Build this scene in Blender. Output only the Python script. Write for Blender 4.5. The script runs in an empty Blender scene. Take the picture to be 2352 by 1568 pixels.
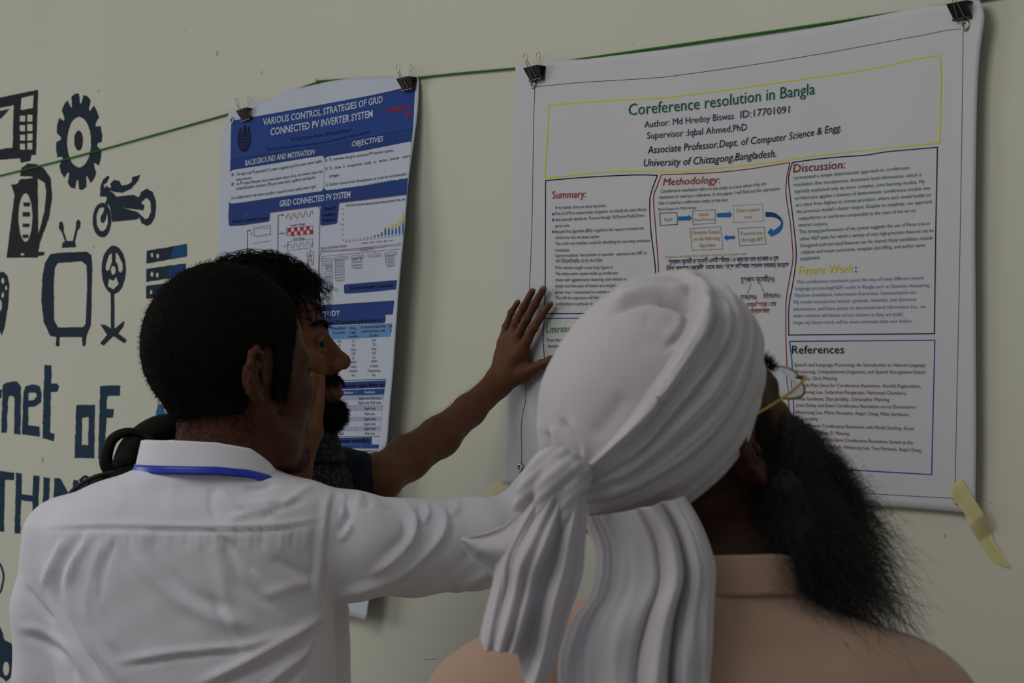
import bpy, bmesh, math, random
import numpy as np

sc = bpy.context.scene
COL = sc.collection
random.seed(7)
RNG = np.random.default_rng(7)

# ------------------------------------------------------------------ camera
FPX = 5400.0                       # focal length in pixels of the 2352x1568 frame
ALPHA = math.radians(51.95)        # angle between the wall and the picture plane
PITCH = math.radians(1.5)
ROLL = math.radians(1.4)
sa, ca = math.sin(ALPHA), math.cos(ALPHA)
FWD = np.array([-sa * math.cos(PITCH), ca * math.cos(PITCH), math.sin(PITCH)])
R0 = np.array([ca, sa, 0.0])
U0 = np.cross(R0, FWD)
CR = math.cos(ROLL) * R0 + math.sin(ROLL) * U0
CU = math.cos(ROLL) * U0 - math.sin(ROLL) * R0
CAM = np.array([0.0, 0.0, 1.45]) - 3.7 * FWD
CAM[2] = 1.5

cam_d = bpy.data.cameras.new('camera')
cam_d.sensor_width = 23.5
cam_d.lens = FPX / 2352.0 * 23.5
cam_d.clip_start = 0.05
cam_d.dof.use_dof = True
cam_d.dof.focus_distance = 3.5
cam_d.dof.aperture_fstop = 8.0
cam_o = bpy.data.objects.new('camera', cam_d)
COL.objects.link(cam_o)
from mathutils import Matrix, Vector
cam_o.matrix_world = Matrix(((CR[0], CU[0], -FWD[0], CAM[0]),
                             (CR[1], CU[1], -FWD[1], CAM[1]),
                             (CR[2], CU[2], -FWD[2], CAM[2]), (0, 0, 0, 1)))
sc.camera = cam_o

# ------------------------------------------------------------------ light and exposure
sc.view_settings.view_transform = 'Standard'
sc.view_settings.look = 'None'
sc.view_settings.gamma = 1.0
sc.view_settings.exposure = 0.0
w = bpy.data.worlds.new('daylight')
sc.world = w
w.use_nodes = True
w.node_tree.nodes['Background'].inputs[0].default_value = (0.90, 0.95, 1.0, 1)
w.node_tree.nodes['Background'].inputs[1].default_value = 0.215


def area_light(name, loc, target, sx, sy, power, color):
    l = bpy.data.lights.new(name, 'AREA')
    l.shape = 'RECTANGLE'
    l.size, l.size_y = sx, sy
    l.energy = power
    l.color = color
    o = bpy.data.objects.new(name, l)
    COL.objects.link(o)
    o.location = loc
    d = Vector(target) - Vector(loc)
    o.rotation_euler = d.to_track_quat('-Z', 'Y').to_euler()
    return o


# daylight through the windows on the left of the hall, and the tube light above
area_light('window_daylight', (-4.0, -2.9, 1.9), (-0.8, -0.2, 1.4), 2.2, 1.8, 36, (0.97, 0.985, 1.0))
area_light('ceiling_lamp', (0.7, -2.9, 3.2), (0.4, -0.6, 1.2), 2.2, 1.2, 26, (1.0, 0.96, 0.9))


# ------------------------------------------------------------------ projection helpers
def ray(px, py):
    px = np.asarray(px, float); py = np.asarray(py, float)
    return (((px - 1176.0) / FPX)[..., None] * CR + ((784.0 - py) / FPX)[..., None] * CU + FWD)


def wallpt(px, py, off=0.0):
    """point of the wall (or of a sheet hanging `off` metres before it) at a pixel"""
    r = ray(px, py)
    t = (-np.asarray(off, float) - CAM[1]) / r[..., 1]
    return CAM + r * t[..., None]


def C(px, py, d):
    """camera-aligned metric coordinates: right, up, depth"""
    return np.array([(px - 1176.0) / FPX * d, (784.0 - py) / FPX * d, d], float)


def c2w(p):
    p = np.asarray(p, float)
    return CAM + p[..., 0:1] * CR + p[..., 1:2] * CU + p[..., 2:3] * FWD


def w2c(p):
    q = np.asarray(p, float) - CAM
    return np.stack([q @ CR, q @ CU, q @ FWD], -1)


def c2px(p):
    return np.stack([1176.0 + p[..., 0] / p[..., 2] * FPX, 784.0 - p[..., 1] / p[..., 2] * FPX], -1)


# ------------------------------------------------------------------ materials
def lin(c):
    c = np.array(c, float) / 255.0
    return tuple(np.where(c <= 0.04045, c / 12.92, ((c + 0.055) / 1.055) ** 2.4)) + (1.0,)


MATS = {}


def mat(name, col, rough=0.6, spec=0.3, metal=0.0, noise=0.0, nscale=30.0, bump=0.0, bscale=200.0, sheen=0.0):
    """principled material with a procedural colour variation and bump (col is linear rgb)"""
    if name in MATS:
        return MATS[name]
    m = bpy.data.materials.new(name)
    m.use_nodes = True
    nt = m.node_tree
    b = nt.nodes['Principled BSDF']
    b.inputs['Roughness'].default_value = rough
    b.inputs['Specular IOR Level'].default_value = spec
    b.inputs['Metallic'].default_value = metal
    if sheen:
        b.inputs['Sheen Weight'].default_value = sheen
    tc = nt.nodes.new('ShaderNodeTexCoord')
    n = nt.nodes.new('ShaderNodeTexNoise')
    n.inputs['Scale'].default_value = nscale
    n.inputs['Detail'].default_value = 6
    nt.links.new(tc.outputs['Object'], n.inputs['Vector'])
    r = nt.nodes.new('ShaderNodeMapRange')
    r.inputs['To Min'].default_value = 1.0 - noise
    r.inputs['To Max'].default_value = 1.0 + noise
    nt.links.new(n.outputs['Fac'], r.inputs['Value'])
    mx = nt.nodes.new('ShaderNodeVectorMath')
    mx.operation = 'SCALE'
    mx.inputs[0].default_value = col[:3]
    nt.links.new(r.outputs['Result'], mx.inputs['Scale'])
    nt.links.new(mx.outputs['Vector'], b.inputs['Base Color'])
    if bump:
        n2 = nt.nodes.new('ShaderNodeTexNoise')
        n2.inputs['Scale'].default_value = bscale
        n2.inputs['Detail'].default_value = 4
        nt.links.new(tc.outputs['Object'], n2.inputs['Vector'])
        bp = nt.nodes.new('ShaderNodeBump')
        bp.inputs['Strength'].default_value = bump
        bp.inputs['Distance'].default_value = 0.002
        nt.links.new(n2.outputs['Fac'], bp.inputs['Height'])
        nt.links.new(bp.outputs['Normal'], b.inputs['Normal'])
    MATS[name] = m
    return m


INKS = {}


def ink(rgb):
    """printing ink of a given albedo (rgb as 0-255 sRGB)"""
    if rgb not in INKS:
        INKS[rgb] = mat('ink_%d_%d_%d' % rgb, lin(rgb), 0.65, 0.06)
    return INKS[rgb]


# ------------------------------------------------------------------ objects
def tag(o, label=None, cat=None, group=None, kind=None):
    if label: o['label'] = label
    if cat: o['category'] = cat
    if group: o['group'] = group
    if kind: o['kind'] = kind
    return o


def empty(name, loc, label, cat, group=None):
    o = bpy.data.objects.new(name, None)
    o.empty_display_size = 0.05
    COL.objects.link(o)
    o.location = loc
    o['_o'] = [float(x) for x in loc]
    tag(o, label, cat, group)
    return o


def origin_of(o):
    return np.array(o['_o']) if '_o' in o else np.zeros(3)


def make(name, V, F, m, parent=None, smooth=True, mi=None, loc=None):
    """one mesh object from world-space vertices; m is a material or a list of them"""
    V = np.asarray(V, float)
    org = np.array(loc, float) if loc is not None else (origin_of(parent) if parent else np.zeros(3))
    me = bpy.data.meshes.new(name)
    me.from_pydata((V - org).tolist(), [], [list(map(int, f)) for f in F] if not isinstance(F, list) else F)
    for x in (m if isinstance(m, list) else [m]):
        me.materials.append(x)
    if mi is not None:
        me.polygons.foreach_set('material_index', np.asarray(mi, np.int32))
    if smooth:
        me.polygons.foreach_set('use_smooth', np.ones(len(me.polygons), bool))
    me.update()
    o = bpy.data.objects.new(name, me)
    COL.objects.link(o)
    o['_o'] = [float(x) for x in org]
    if parent:
        o.parent = parent
        po = origin_of(parent)
        o.location = org - po
    else:
        o.location = org
    return o


def polyline(pts, n):
    """resample a polyline to n points by arc length"""
    p = np.asarray(pts, float)
    d = np.r_[0, np.cumsum(np.linalg.norm(np.diff(p, axis=0), axis=1))]
    t = np.linspace(0, d[-1], n)
    return np.stack([np.interp(t, d, p[:, i]) for i in range(p.shape[1])], -1)


def spline(pts, n):
    """Catmull-Rom through the points, then resampled to n"""
    p = np.asarray(pts, float)
    if len(p) < 3:
        return polyline(p, n)
    q = np.vstack([2 * p[0] - p[1], p, 2 * p[-1] - p[-2]])
    out = []
    for i in range(1, len(q) - 2):
        t = np.linspace(0, 1, 14, endpoint=(i == len(q) - 3))[:, None]
        a, b, c, d = q[i - 1], q[i], q[i + 1], q[i + 2]
        out.append(0.5 * ((2 * b) + (-a + c) * t + (2 * a - 5 * b + 4 * c - d) * t ** 2 + (-a + 3 * b - 3 * c + d) * t ** 3))
    return polyline(np.vstack(out), n)


def tube(path, rad, ns=8, closed=False):
    """vertices and faces of a tube along a 3-D path"""
    p = np.asarray(path, float)
    n = len(p)
    rad = np.broadcast_to(np.asarray(rad, float), (n,))
    if closed:
        t = np.roll(p, -1, 0) - np.roll(p, 1, 0)
    else:
        t = np.gradient(p, axis=0)
    t /= np.linalg.norm(t, axis=1)[:, None] + 1e-12
    up = np.array([0.13, 0.21, 0.97])
    if abs(t[0] @ up) > 0.9:
        up = np.array([1.0, 0.1, 0.0])
    nrm = np.cross(t[0], up); nrm /= np.linalg.norm(nrm)
    N = np.zeros_like(p)
    for i in range(n):
        nrm = nrm - t[i] * (nrm @ t[i]); nrm /= np.linalg.norm(nrm) + 1e-12
        N[i] = nrm
    B = np.cross(t, N)
    a = np.linspace(0, 2 * np.pi, ns, endpoint=False)
    V = (p[:, None] + rad[:, None, None] * (np.cos(a)[None, :, None] * N[:, None] + np.sin(a)[None, :, None] * B[:, None])).reshape(-1, 3)
    F = []
    for i in range(n if closed else n - 1):
        j = (i + 1) % n
        for k in range(ns):
            l = (k + 1) % ns
            F.append([i * ns + k, i * ns + l, j * ns + l, j * ns + k])
    if not closed:
        F.append(list(range(ns))[::-1]); F.append([(n - 1) * ns + k for k in range(ns)])
    return V, F


def join(parts):
    V, F, b = [], [], 0
    for v, f in parts:
        V.append(np.asarray(v)); F += [[i + b for i in q] for q in f]; b += len(v)
    return np.vstack(V), F


def strands(P, rad):
    """many thin 3-sided tubes at once: P is (n strands, m points, 3), rad (m,) or (n,m)"""
    n, m, _ = P.shape
    rad = np.broadcast_to(np.asarray(rad, float), (n, m))
    t = np.gradient(P, axis=1)
    t /= np.linalg.norm(t, axis=2)[..., None] + 1e-12
    up = np.array([0.3, 0.5, 0.81])
    N = np.cross(t, up); N /= np.linalg.norm(N, axis=2)[..., None] + 1e-9
    B = np.cross(t, N)
    a = np.array([0, 2 * np.pi / 3, 4 * np.pi / 3])
    V = P[:, :, None] + rad[..., None, None] * (np.cos(a)[:, None] * N[:, :, None] + np.sin(a)[:, None] * B[:, :, None])
    V = V.reshape(-1, 3)
    i = np.arange(n)[:, None, None] * m * 3 + np.arange(m - 1)[None, :, None] * 3
    k = np.arange(3)[None, None]
    l = (k + 1) % 3
    F = np.stack([i + k, i + l, i + 3 + l, i + 3 + k], -1).reshape(-1, 4)
    return V, F.tolist()


# ------------------------------------------------------------------ implicit surfaces
def seg(p, a, b, ra, rb):
    a = np.asarray(a, float); b = np.asarray(b, float)
    ab = b - a
    t = np.clip(((p - a) @ ab) / (ab @ ab + 1e-12), 0, 1)
    return np.linalg.norm(p - (a + t[:, None] * ab), axis=1) - (ra + t * (rb - ra))


def smin(a, b, k):
    h = np.clip(0.5 + 0.5 * (b - a) / k, 0, 1)
    return b + (a - b) * h - k * h * (1 - h)


class Blob:
    """ordered list of primitives blended by smooth union or subtraction"""
    def __init__(self):
        self.items = []

    def cone(self, a, b, ra, rb, k=0.01, sub=False):
        a = np.asarray(a, float); b = np.asarray(b, float)
        c = (a + b) / 2; R = np.linalg.norm(b - a) / 2 + max(ra, rb)
        self.items.append((lambda p: seg(p, a, b, ra, rb), c, R, k, sub)); return self

    def chain(self, pts, rads, k=0.01):
        for i in range(len(pts) - 1):
            self.cone(pts[i], pts[i + 1], rads[i], rads[i + 1], k)
        return self

    def ell(self, c, r, M=None, k=0.01, sub=False):
        c = np.asarray(c, float); r = np.asarray(r, float)
        M = np.eye(3) if M is None else np.asarray(M, float)      # columns: ellipsoid axes

        def f(p):
            q = (p - c) @ M
            k0 = np.linalg.norm(q / r, axis=1); k1 = np.linalg.norm(q / r ** 2, axis=1)
            return k0 * (k0 - 1) / (k1 + 1e-9)
        self.items.append((f, c, r.max(), k, sub)); return self

    def loft(self, rows, k=0.02, pw=2.3):
        """stack of superellipse sections: rows of (Y, x-centre, half-width, z-centre, half-depth)"""
        rows = np.array(sorted(rows), float)
        Y, cx, a, cz, b = rows.T
        yy = np.linspace(Y[0], Y[-1], 500)
        kk = np.exp(-np.linspace(-2, 2, 25) ** 2); kk /= kk.sum()
        sm = lambda q: np.convolve(np.r_[[np.interp(yy[0], Y, q)] * 12, np.interp(yy, Y, q), [np.interp(yy[-1], Y, q)] * 12], kk, 'valid')
        cx, a, cz, b = (sm(q) for q in (cx, a, cz, b)); Y = yy
        c = np.array([cx.mean(), (Y[0] + Y[-1]) / 2, cz.mean()])
        R = math.hypot((Y[-1] - Y[0]) / 2, a.max() + np.ptp(cx)) + b.max()

        def f(p):
            y = p[:, 1]
            X, A, Z, Bq = (np.interp(y, Y, q) for q in (cx, a, cz, b))
            g = (np.abs((p[:, 0] - X) / A) ** pw + np.abs((p[:, 2] - Z) / Bq) ** pw) ** (1 / pw)
            d = (g - 1) * np.minimum(A, Bq)
            return np.maximum(d, np.maximum(y - Y[-1], Y[0] - y))
        self.items.append((f, c, R, k, False)); return self

    def fn(self, f, c, R, k=0.005, sub=False):
        self.items.append((f, np.asarray(c, float), R, k, sub)); return self

    def __call__(self, p):
        d = np.full(len(p), 1.0)
        for f, c, R, k, sub in self.items:
            lb = np.linalg.norm(p - c, axis=1) - R * 1.05
            if sub:
                i = np.nonzero(-lb > -d[:] * 0 + -k * 3)[0]
                i = np.nonzero(lb < k * 3)[0]
                if len(i):
                    d[i] = -smin(-d[i], f(p[i]), k)
            else:
                i = np.nonzero(lb < d + k)[0]
                if len(i):
                    d[i] = smin(d[i], f(p[i]), k)
        return d

    def bounds(self):
        lo = np.min([c - R for f, c, R, k, s in self.items if not s], 0)
        hi = np.max([c + R for f, c, R, k, s in self.items if not s], 0)
        return lo, hi


def surface(f, lo, hi, h, newton=2):
    """sparse surface nets of the zero set of f; returns vertices and quads"""
    lo = np.asarray(lo, float) - 2 * h; hi = np.asarray(hi, float) + 2 * h
    Bk = 8
    n = np.ceil((hi - lo) / (h * Bk)).astype(int)
    g = np.stack(np.meshgrid(*[np.arange(x) for x in n], indexing='ij'), -1).reshape(-1, 3)
    cen = lo + (g + 0.5) * h * Bk
    dv = np.concatenate([f(x) for x in np.array_split(cen, max(1, len(cen) // 200000))])
    blk = g[np.abs(dv) < h * Bk * 0.87 * 2.6]
    o9 = np.stack(np.meshgrid(*[np.arange(9)] * 3, indexing='ij'), -1).reshape(-1, 3)
    big = n * Bk + 2
    vs, ks, es = [], [], []
    for ch in np.array_split(blk, max(1, len(blk) // 400)):
        if not len(ch):
            continue
        idx = ch[:, None] * Bk + o9[None]
        val = f((lo + idx.reshape(-1, 3) * h)).reshape(-1, 9, 9, 9)
        s = val < 0
        cs = [(i, j, k) for i in (0, 1) for j in (0, 1) for k in (0, 1)]
        cnt = sum(s[:, i:8 + i, j:8 + j, k:8 + k].astype(np.int8) for i, j, k in cs)
        b, i, j, k = np.nonzero((cnt > 0) & (cnt < 8))
        if not len(b):
            continue
        cv = np.stack([val[b, i + x, j + y, k + z] for x, y, z in cs], 1)
        acc = np.zeros((len(b), 3)); num = np.zeros(len(b))
        cs_a = np.array(cs, float)
        for e0 in range(8):
            for e1 in range(e0 + 1, 8):
                if np.abs(cs_a[e0] - cs_a[e1]).sum() != 1:
                    continue
                m = (cv[:, e0] < 0) != (cv[:, e1] < 0)
                t = np.where(m, cv[:, e0] / (cv[:, e0] - cv[:, e1] + 1e-30), 0)
                acc += np.where(m[:, None], cs_a[e0] + t[:, None] * (cs_a[e1] - cs_a[e0]), 0); num += m
        gi = ch[b] * Bk + np.stack([i, j, k], 1)
        vs.append(lo + (gi + acc / num[:, None]) * h)
        ks.append((gi[:, 0].astype(np.int64) * big[1] + gi[:, 1]) * big[2] + gi[:, 2])
        sg = cv < 0
        # corners: 0=(0,0,0) 1=z 2=y 4=x
        es.append(np.stack([np.where(sg[:, 0] == sg[:, q], 0, np.where(sg[:, 0], 1, -1)) for q in (4, 2, 1)], 1))
    V = np.vstack(vs); K = np.concatenate(ks); E = np.vstack(es)
    o = np.argsort(K); V, K, E = V[o], K[o], E[o]
    st = [big[1] * big[2], big[2], 1]
    F = []
    for ax in range(3):
        u, v = [(1, 2), (2, 0), (0, 1)][ax]
        i = np.nonzero(E[:, ax])[0]
        q = [K[i], K[i] - st[u], K[i] - st[u] - st[v], K[i] - st[v]]
        w = [np.minimum(np.searchsorted(K, x), len(K) - 1) for x in q]
        ok = np.all([K[a] == b for a, b in zip(w, q)], 0)
        fq = np.stack(w, 1)[ok]
        flip = E[i, ax][ok] < 0
        fq[flip] = fq[flip][:, ::-1]
        F.append(fq)
    F = np.vstack(F)
    for _ in range(newton):
        e = h * 0.3
        d0 = f(V)
        gr = np.stack([f(V + np.eye(3)[a] * e) - f(V - np.eye(3)[a] * e) for a in range(3)], 1) / (2 * e)
        g2 = (gr ** 2).sum(1) + 1e-6
        V = V - np.clip(d0 / g2, -h, h)[:, None] * gr * 0.8
    return V, F


def vnormals(V, F):
    F = np.asarray(F)
    n = np.cross(V[F[:, 2]] - V[F[:, 0]], V[F[:, 3]] - V[F[:, 1]])
    N = np.zeros_like(V)
    for k in range(4):
        np.add.at(N, F[:, k], n)
    return N / (np.linalg.norm(N, axis=1)[:, None] + 1e-12)


def mesh_blob(name, blob, h, m, parent, disp=None, lo=None, hi=None, clip=None):
    """mesh a Blob given in camera-aligned coordinates; disp(V, N) -> offsets along the normals"""
    b = blob.bounds()
    V, F = surface(blob, b[0] if lo is None else lo, b[1] if hi is None else hi, h)
    if disp is not None:
        N = vnormals(V, F)
        V = V + N * disp(V, N)[:, None]
    return make(name, c2w(V), F.tolist(), m, parent)


def seg_dist_px(q, pts):
    """distance of many pixels to a polyline, with the position along it"""
    p = np.asarray(pts, float)
    best = np.full(len(q), 1e9); along = np.zeros(len(q)); side = np.zeros(len(q))
    L = np.r_[0, np.cumsum(np.linalg.norm(np.diff(p, axis=0), axis=1))]
    for i in range(len(p) - 1):
        ab = p[i + 1] - p[i]
        t = np.clip(((q - p[i]) @ ab) / (ab @ ab + 1e-9), 0, 1)
        r = q - (p[i] + t[:, None] * ab)
        d = np.linalg.norm(r, axis=1)
        m = d < best
        best[m] = d[m]; along[m] = (L[i] + t[m] * (L[i + 1] - L[i])) / L[-1]
        side[m] = np.sign(ab[0] * r[m, 1] - ab[1] * r[m, 0])
    return best, along, side


def folds(V, N, lines, facing=True):
    """cloth folds: each line is (pixel polyline, width px, height m); fades at the ends"""
    q = c2px(V)
    out = np.zeros(len(V))
    face = np.clip(-N[:, 2] * 2.5 + 0.4, 0, 1) if facing else 1.0
    for pts, wd, amp in lines:
        p = spline(pts, 24)
        lo = p.min(0) - 3 * wd; hi = p.max(0) + 3 * wd
        i = np.nonzero((q > lo).all(1) & (q < hi).all(1))[0]
        if not len(i):
            continue
        d, a, _ = seg_dist_px(q[i], p)
        out[i] += amp * np.exp(-(d / wd) ** 2) * np.clip(np.minimum(a, 1 - a) * 5 + 0.15, 0, 1)
    return out * face

# ------------------------------------------------------------------ the setting
def struct(o):
    o['kind'] = 'structure'
    return o


M_wall = mat('wall_paint', lin((204, 203, 187)), 0.8, 0.1, noise=0.05, nscale=2.2, bump=0.12, bscale=90)
V = [(-4.5, 0, 0), (4.5, 0, 0), (4.5, 0, 3.6), (-4.5, 0, 3.6), (-4.5, .2, 0), (4.5, .2, 0), (4.5, .2, 3.6), (-4.5, .2, 3.6)]
Fb = [[0, 1, 2, 3], [5, 4, 7, 6], [4, 0, 3, 7], [1, 5, 6, 2], [3, 2, 6, 7], [4, 5, 1, 0]]
wall = struct(make('wall_back', V, Fb, M_wall, smooth=False))
wall['_o'] = [0, 0, 0]
M_floor = mat('floor_tiles', lin((150, 145, 135)), 0.4, 0.4, noise=0.08, nscale=3)
V = [(-4.5, -5, -.1), (4.5, -5, -.1), (4.5, 0.2, -.1), (-4.5, 0.2, -.1), (-4.5, -5, 0), (4.5, -5, 0), (4.5, 0.2, 0), (-4.5, 0.2, 0)]
Fl = [[3, 2, 1, 0], [4, 5, 6, 7], [0, 1, 5, 4], [1, 2, 6, 5], [2, 3, 7, 6], [3, 0, 4, 7]]
floor = struct(make('floor', V, Fl, M_floor, smooth=False))


# ------------------------------------------------------------------ flat shapes on wall or sheet, in photo pixels
def fill_2d(loops):
    """fill nested outlines (even-odd) -> 2-D verts, faces"""
    cu = bpy.data.curves.new('tmp', 'CURVE')
    cu.dimensions = '2D'; cu.fill_mode = 'BOTH'
    for l in loops:
        s = cu.splines.new('POLY')
        s.points.add(len(l) - 1)
        for pt, (x, y) in zip(s.points, l):
            pt.co = (x, y, 0, 1)
        s.use_cyclic_u = True
    o = bpy.data.objects.new('tmp', cu)
    me = bpy.data.meshes.new_from_object(o)
    V = np.array([v.co[:2] for v in me.vertices]).reshape(-1, 2)
    F = [list(p.vertices) for p in me.polygons]
    bpy.data.objects.remove(o); bpy.data.curves.remove(cu); bpy.data.meshes.remove(me)
    return V, F


def oval(cx, cy, rx, ry, n=28, a0=0):
    a = np.linspace(0, 2 * np.pi, n, endpoint=False) + a0
    return [(cx + rx * math.cos(t), cy + ry * math.sin(t)) for t in a]


def rect(x0, y0, x1, y1):
    return [(x0, y0), (x1, y0), (x1, y1), (x0, y1)]


def face_room(V, F):
    """turn faces so that they look into the room (-y)"""
    out = []
    for f in F:
        a, b, c = V[f[0]], V[f[1]], V[f[2]]
        out.append(list(f) if np.cross(b - a, c - a)[1] < 0 else list(f)[::-1])
    return out


def soften(l, wob=0.0):
    """hand-painted outline: slightly uneven edge"""
    p = np.array(l + [l[0]], float)
    out = []
    for i in range(len(p) - 1):
        n = max(1, int(np.linalg.norm(p[i + 1] - p[i]) / 14))
        for t in np.arange(n) / n:
            out.append(p[i] + t * (p[i + 1] - p[i]) + RNG.normal(0, wob, 2))
    return [tuple(x) for x in out]


def painted(name, label, pieces, conv):
    """pieces: (loops, rgb) painted straight on the wall, a paint film of its own"""
    parts, mi, ms = [], [], []
    for q, (loops, rgb) in enumerate(pieces):
        V2, F2 = fill_2d([soften(l, 0.9) for l in loops])
        V2 = np.array([conv(x, y) for x, y in V2])
        V3 = wallpt(V2[:, 0], V2[:, 1], 0.0006 + 0.0003 * q)
        F2 = face_room(V3, F2)
        parts.append((V3, F2))
        m = mat('mural_paint_%d_%d_%d' % rgb, lin(rgb), 0.7, 0.1, noise=0.12, nscale=14)
        if m not in ms: ms.append(m)
        mi += [ms.index(m)] * len(F2)
    V, F = join(parts)
    o = make(name, V, F, ms, wall, smooth=False, mi=mi)
    if label: o['label'] = label
    return o


z1 = lambda x, y: (x / 2.614, 180 + y / 2.614)
z2 = lambda x, y: (x / 1.99, 780 + y / 1.99)
K0 = (34, 38, 42); K1 = (30, 44, 56); K2 = (28, 54, 74); K3 = (22, 72, 118)

sq = [rect(118 + 44 * c, r + (0 if c == 0 else -6), 150 + 44 * c, r + 35) for r in (224, 281, 338, 392) for c in (0, 1)]
painted('painted_microwave', 'black painted microwave icon with a keypad', [
    ([[(-60, 127), (228, 68), (215, 460), (187, 462), (182, 495), (125, 506), (120, 480), (-60, 492)],
      [(-40, 184), (82, 160), (75, 415), (-40, 432)], [(127, 117), (202, 100), (197, 178), (122, 190)]] + sq, K0),
    ([[(-40, 205), (58, 182), (5, 240), (-40, 255)]], K1)], z1)
teeth = []
for k in range(12):
    a0 = 2 * math.pi * k / 12 + 0.12
    for da, r in ((0.0, 0.80), (0.07, 1.0), (0.25, 1.02), (0.40, 1.0), (0.455, 0.80)):
        teeth.append((474 + 137 * r * math.cos(a0 + da), 380 + 287 * r * math.sin(a0 + da)))
painted('painted_gear', 'dark blue painted cog wheel crossed by the green rope', [
    ([teeth, oval(474, 383, 72, 152)], K1), ([oval(471, 373, 26, 61)], K0)], z1)
painted('painted_kettle', 'black painted electric kettle icon', [
    ([[(120, 585), (130, 535), (165, 510), (215, 512), (262, 540), (303, 598), (313, 720), (290, 845), (240, 985), (228, 1040),
       (268, 1042), (262, 1062), (228, 1066), (225, 1074), (38, 1078), (87, 695), (64, 638), (105, 633), (118, 605), (198, 598), (190, 590)],
      [(225, 600), (268, 628), (278, 680), (265, 800), (229, 940)], oval(152, 834, 42, 146), oval(133, 1055, 12, 8)], K0),
    ([rect(140, 745, 178, 768), rect(135, 802, 178, 830), rect(134, 871, 176, 892), rect(134, 937, 170, 958)], K1)], z1)
painted('painted_motorcycle', 'dark blue painted motorcycle icon', [
    ([[(600, 708), (602, 650), (620, 605), (645, 582), (657, 590), (640, 626), (622, 640), (626, 662), (640, 642), (650, 655), (668, 655),
       (662, 630), (685, 606), (715, 616), (728, 642), (765, 638), (790, 620), (790, 594), (842, 578), (828, 615), (790, 658),
       (740, 686), (690, 682), (655, 668), (700, 710), (800, 698), (832, 714), (848, 680), (880, 662), (915, 680), (938, 750), (930, 830),
       (905, 875), (880, 884), (850, 870), (835, 832), (828, 845), (674, 862), (664, 790), (648, 740), (640, 735), (640, 710)],
      [(845, 745), (878, 716), (903, 740), (907, 800), (888, 838), (868, 845), (845, 820), (820, 800), (735, 776), (860, 793), (868, 765)]], K1),
    ([oval(612, 850, 56, 104), oval(612, 845, 35, 72)], K1),
    ([[(634, 735), (646, 735), (640, 800), (632, 850), (618, 868), (605, 860), (604, 830), (622, 800)]], K1)], z1)
painted('painted_television', 'dark blue painted television icon with rabbit ear aerial', [
    ([[(300, 1055), (345, 1046), (520, 1040), (548, 1062), (553, 1130), (545, 1480), (520, 1545), (512, 1606), (495, 1606), (492, 1553), (357, 1553),
       (355, 1606), (335, 1606), (338, 1553), (300, 1545), (262, 1460), (247, 1340), (255, 1180), (268, 1110)],
      [(345, 1110), (400, 1104), (490, 1097), (520, 1120), (522, 1250), (514, 1470), (498, 1492), (345, 1495), (325, 1450), (322, 1250), (328, 1140)]], K1),
    ([[(372, 1016), (375, 985), (390, 978), (368, 920), (352, 895), (356, 865), (370, 857), (380, 880), (381, 920), (400, 974), (435, 976),
       (455, 900), (455, 862), (470, 845), (483, 865), (480, 895), (463, 915), (449, 980), (456, 1013)]], K1)], z1)
painted('painted_pedestal_fan', 'dark blue painted pedestal fan icon', [
    ([oval(682, 1148, 73, 145), [(672, 1045), (652, 1062), (632, 1130), (636, 1155), (655, 1152), (672, 1100)],
      [(693, 1045), (707, 1054), (735, 1110), (736, 1150), (722, 1168), (711, 1155), (705, 1115), (692, 1095)],
      oval(679, 1152, 14, 27), [(655, 1200), (680, 1215), (698, 1190), (713, 1235), (682, 1265), (645, 1245)]], K1),
    ([rect(664, 1285, 685, 1510)], K1),
    ([[(603, 1478), (630, 1477), (678, 1510), (735, 1462), (747, 1457), (738, 1490), (707, 1530), (760, 1570), (745, 1590), (678, 1545), (620, 1602), (600, 1590), (642, 1537)]], K1)], z1)
painted('painted_server_rack', 'navy painted server icon of three bars fading to bright blue', [
    ([[(880, 1035), (1118, 993), (1120, 1067), (880, 1112)], oval(911, 1060, 8, 14), oval(946, 1066, 9, 16)], K1),
    ([[(878, 1143), (1112, 1110), (1112, 1182), (878, 1222)], oval(911, 1175, 9, 16), oval(943, 1180, 9, 16)], K1),
    ([[(877, 1245), (1110, 1215), (1110, 1290), (877, 1322)], oval(905, 1282, 8, 14)], K1),
    ([[(1040, 1012), (1118, 993), (1120, 1067), (1022, 1086)]], K3), ([[(1015, 1128), (1112, 1110), (1112, 1182), (1000, 1205)]], (20, 60, 100))], z1)
painted('painted_game_controller', 'dark painted game controller icon cut by the picture edge', [
    ([[(-40, 1172), (20, 1160), (45, 1185), (56, 1240), (49, 1350), (30, 1480), (10, 1545), (-10, 1500), (-40, 1400)],
      oval(16, 1215, 9, 18), oval(36, 1258, 7, 14), oval(16, 1300, 8, 18), oval(-2, 1362, 13, 35)], K1)], z1)
LT = 'dark teal painted letter on the wall'
painted('painted_letter', 'dark blue painted letter n in the word above', [
    ([[(5, 425), (11, 205), (30, 196), (75, 190), (96, 215), (92, 432), (63, 430), (67, 270), (58, 257), (37, 260), (30, 425)]], K2),
    ([[(-12, 236), (6, 225), (5, 265), (-12, 270)]], K2)], z2)
painted('painted_letter', 'dark blue painted letter e', [
    ([[(100, 432), (106, 240), (117, 212), (150, 203), (180, 212), (190, 245), (187, 285), (160, 305), (128, 308), (128, 390), (160, 395), (182, 398), (180, 443)],
      [(130, 242), (163, 241), (168, 255), (155, 275), (129, 278)]], K2)], z2)
painted('painted_letter', 'dark blue painted letter t with a hooked foot', [
    ([[(204, 115), (235, 115), (233, 200), (262, 198), (270, 215), (262, 238), (232, 238), (228, 425), (248, 430), (245, 463), (195, 450), (198, 250)]], K2)], z2)
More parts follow.
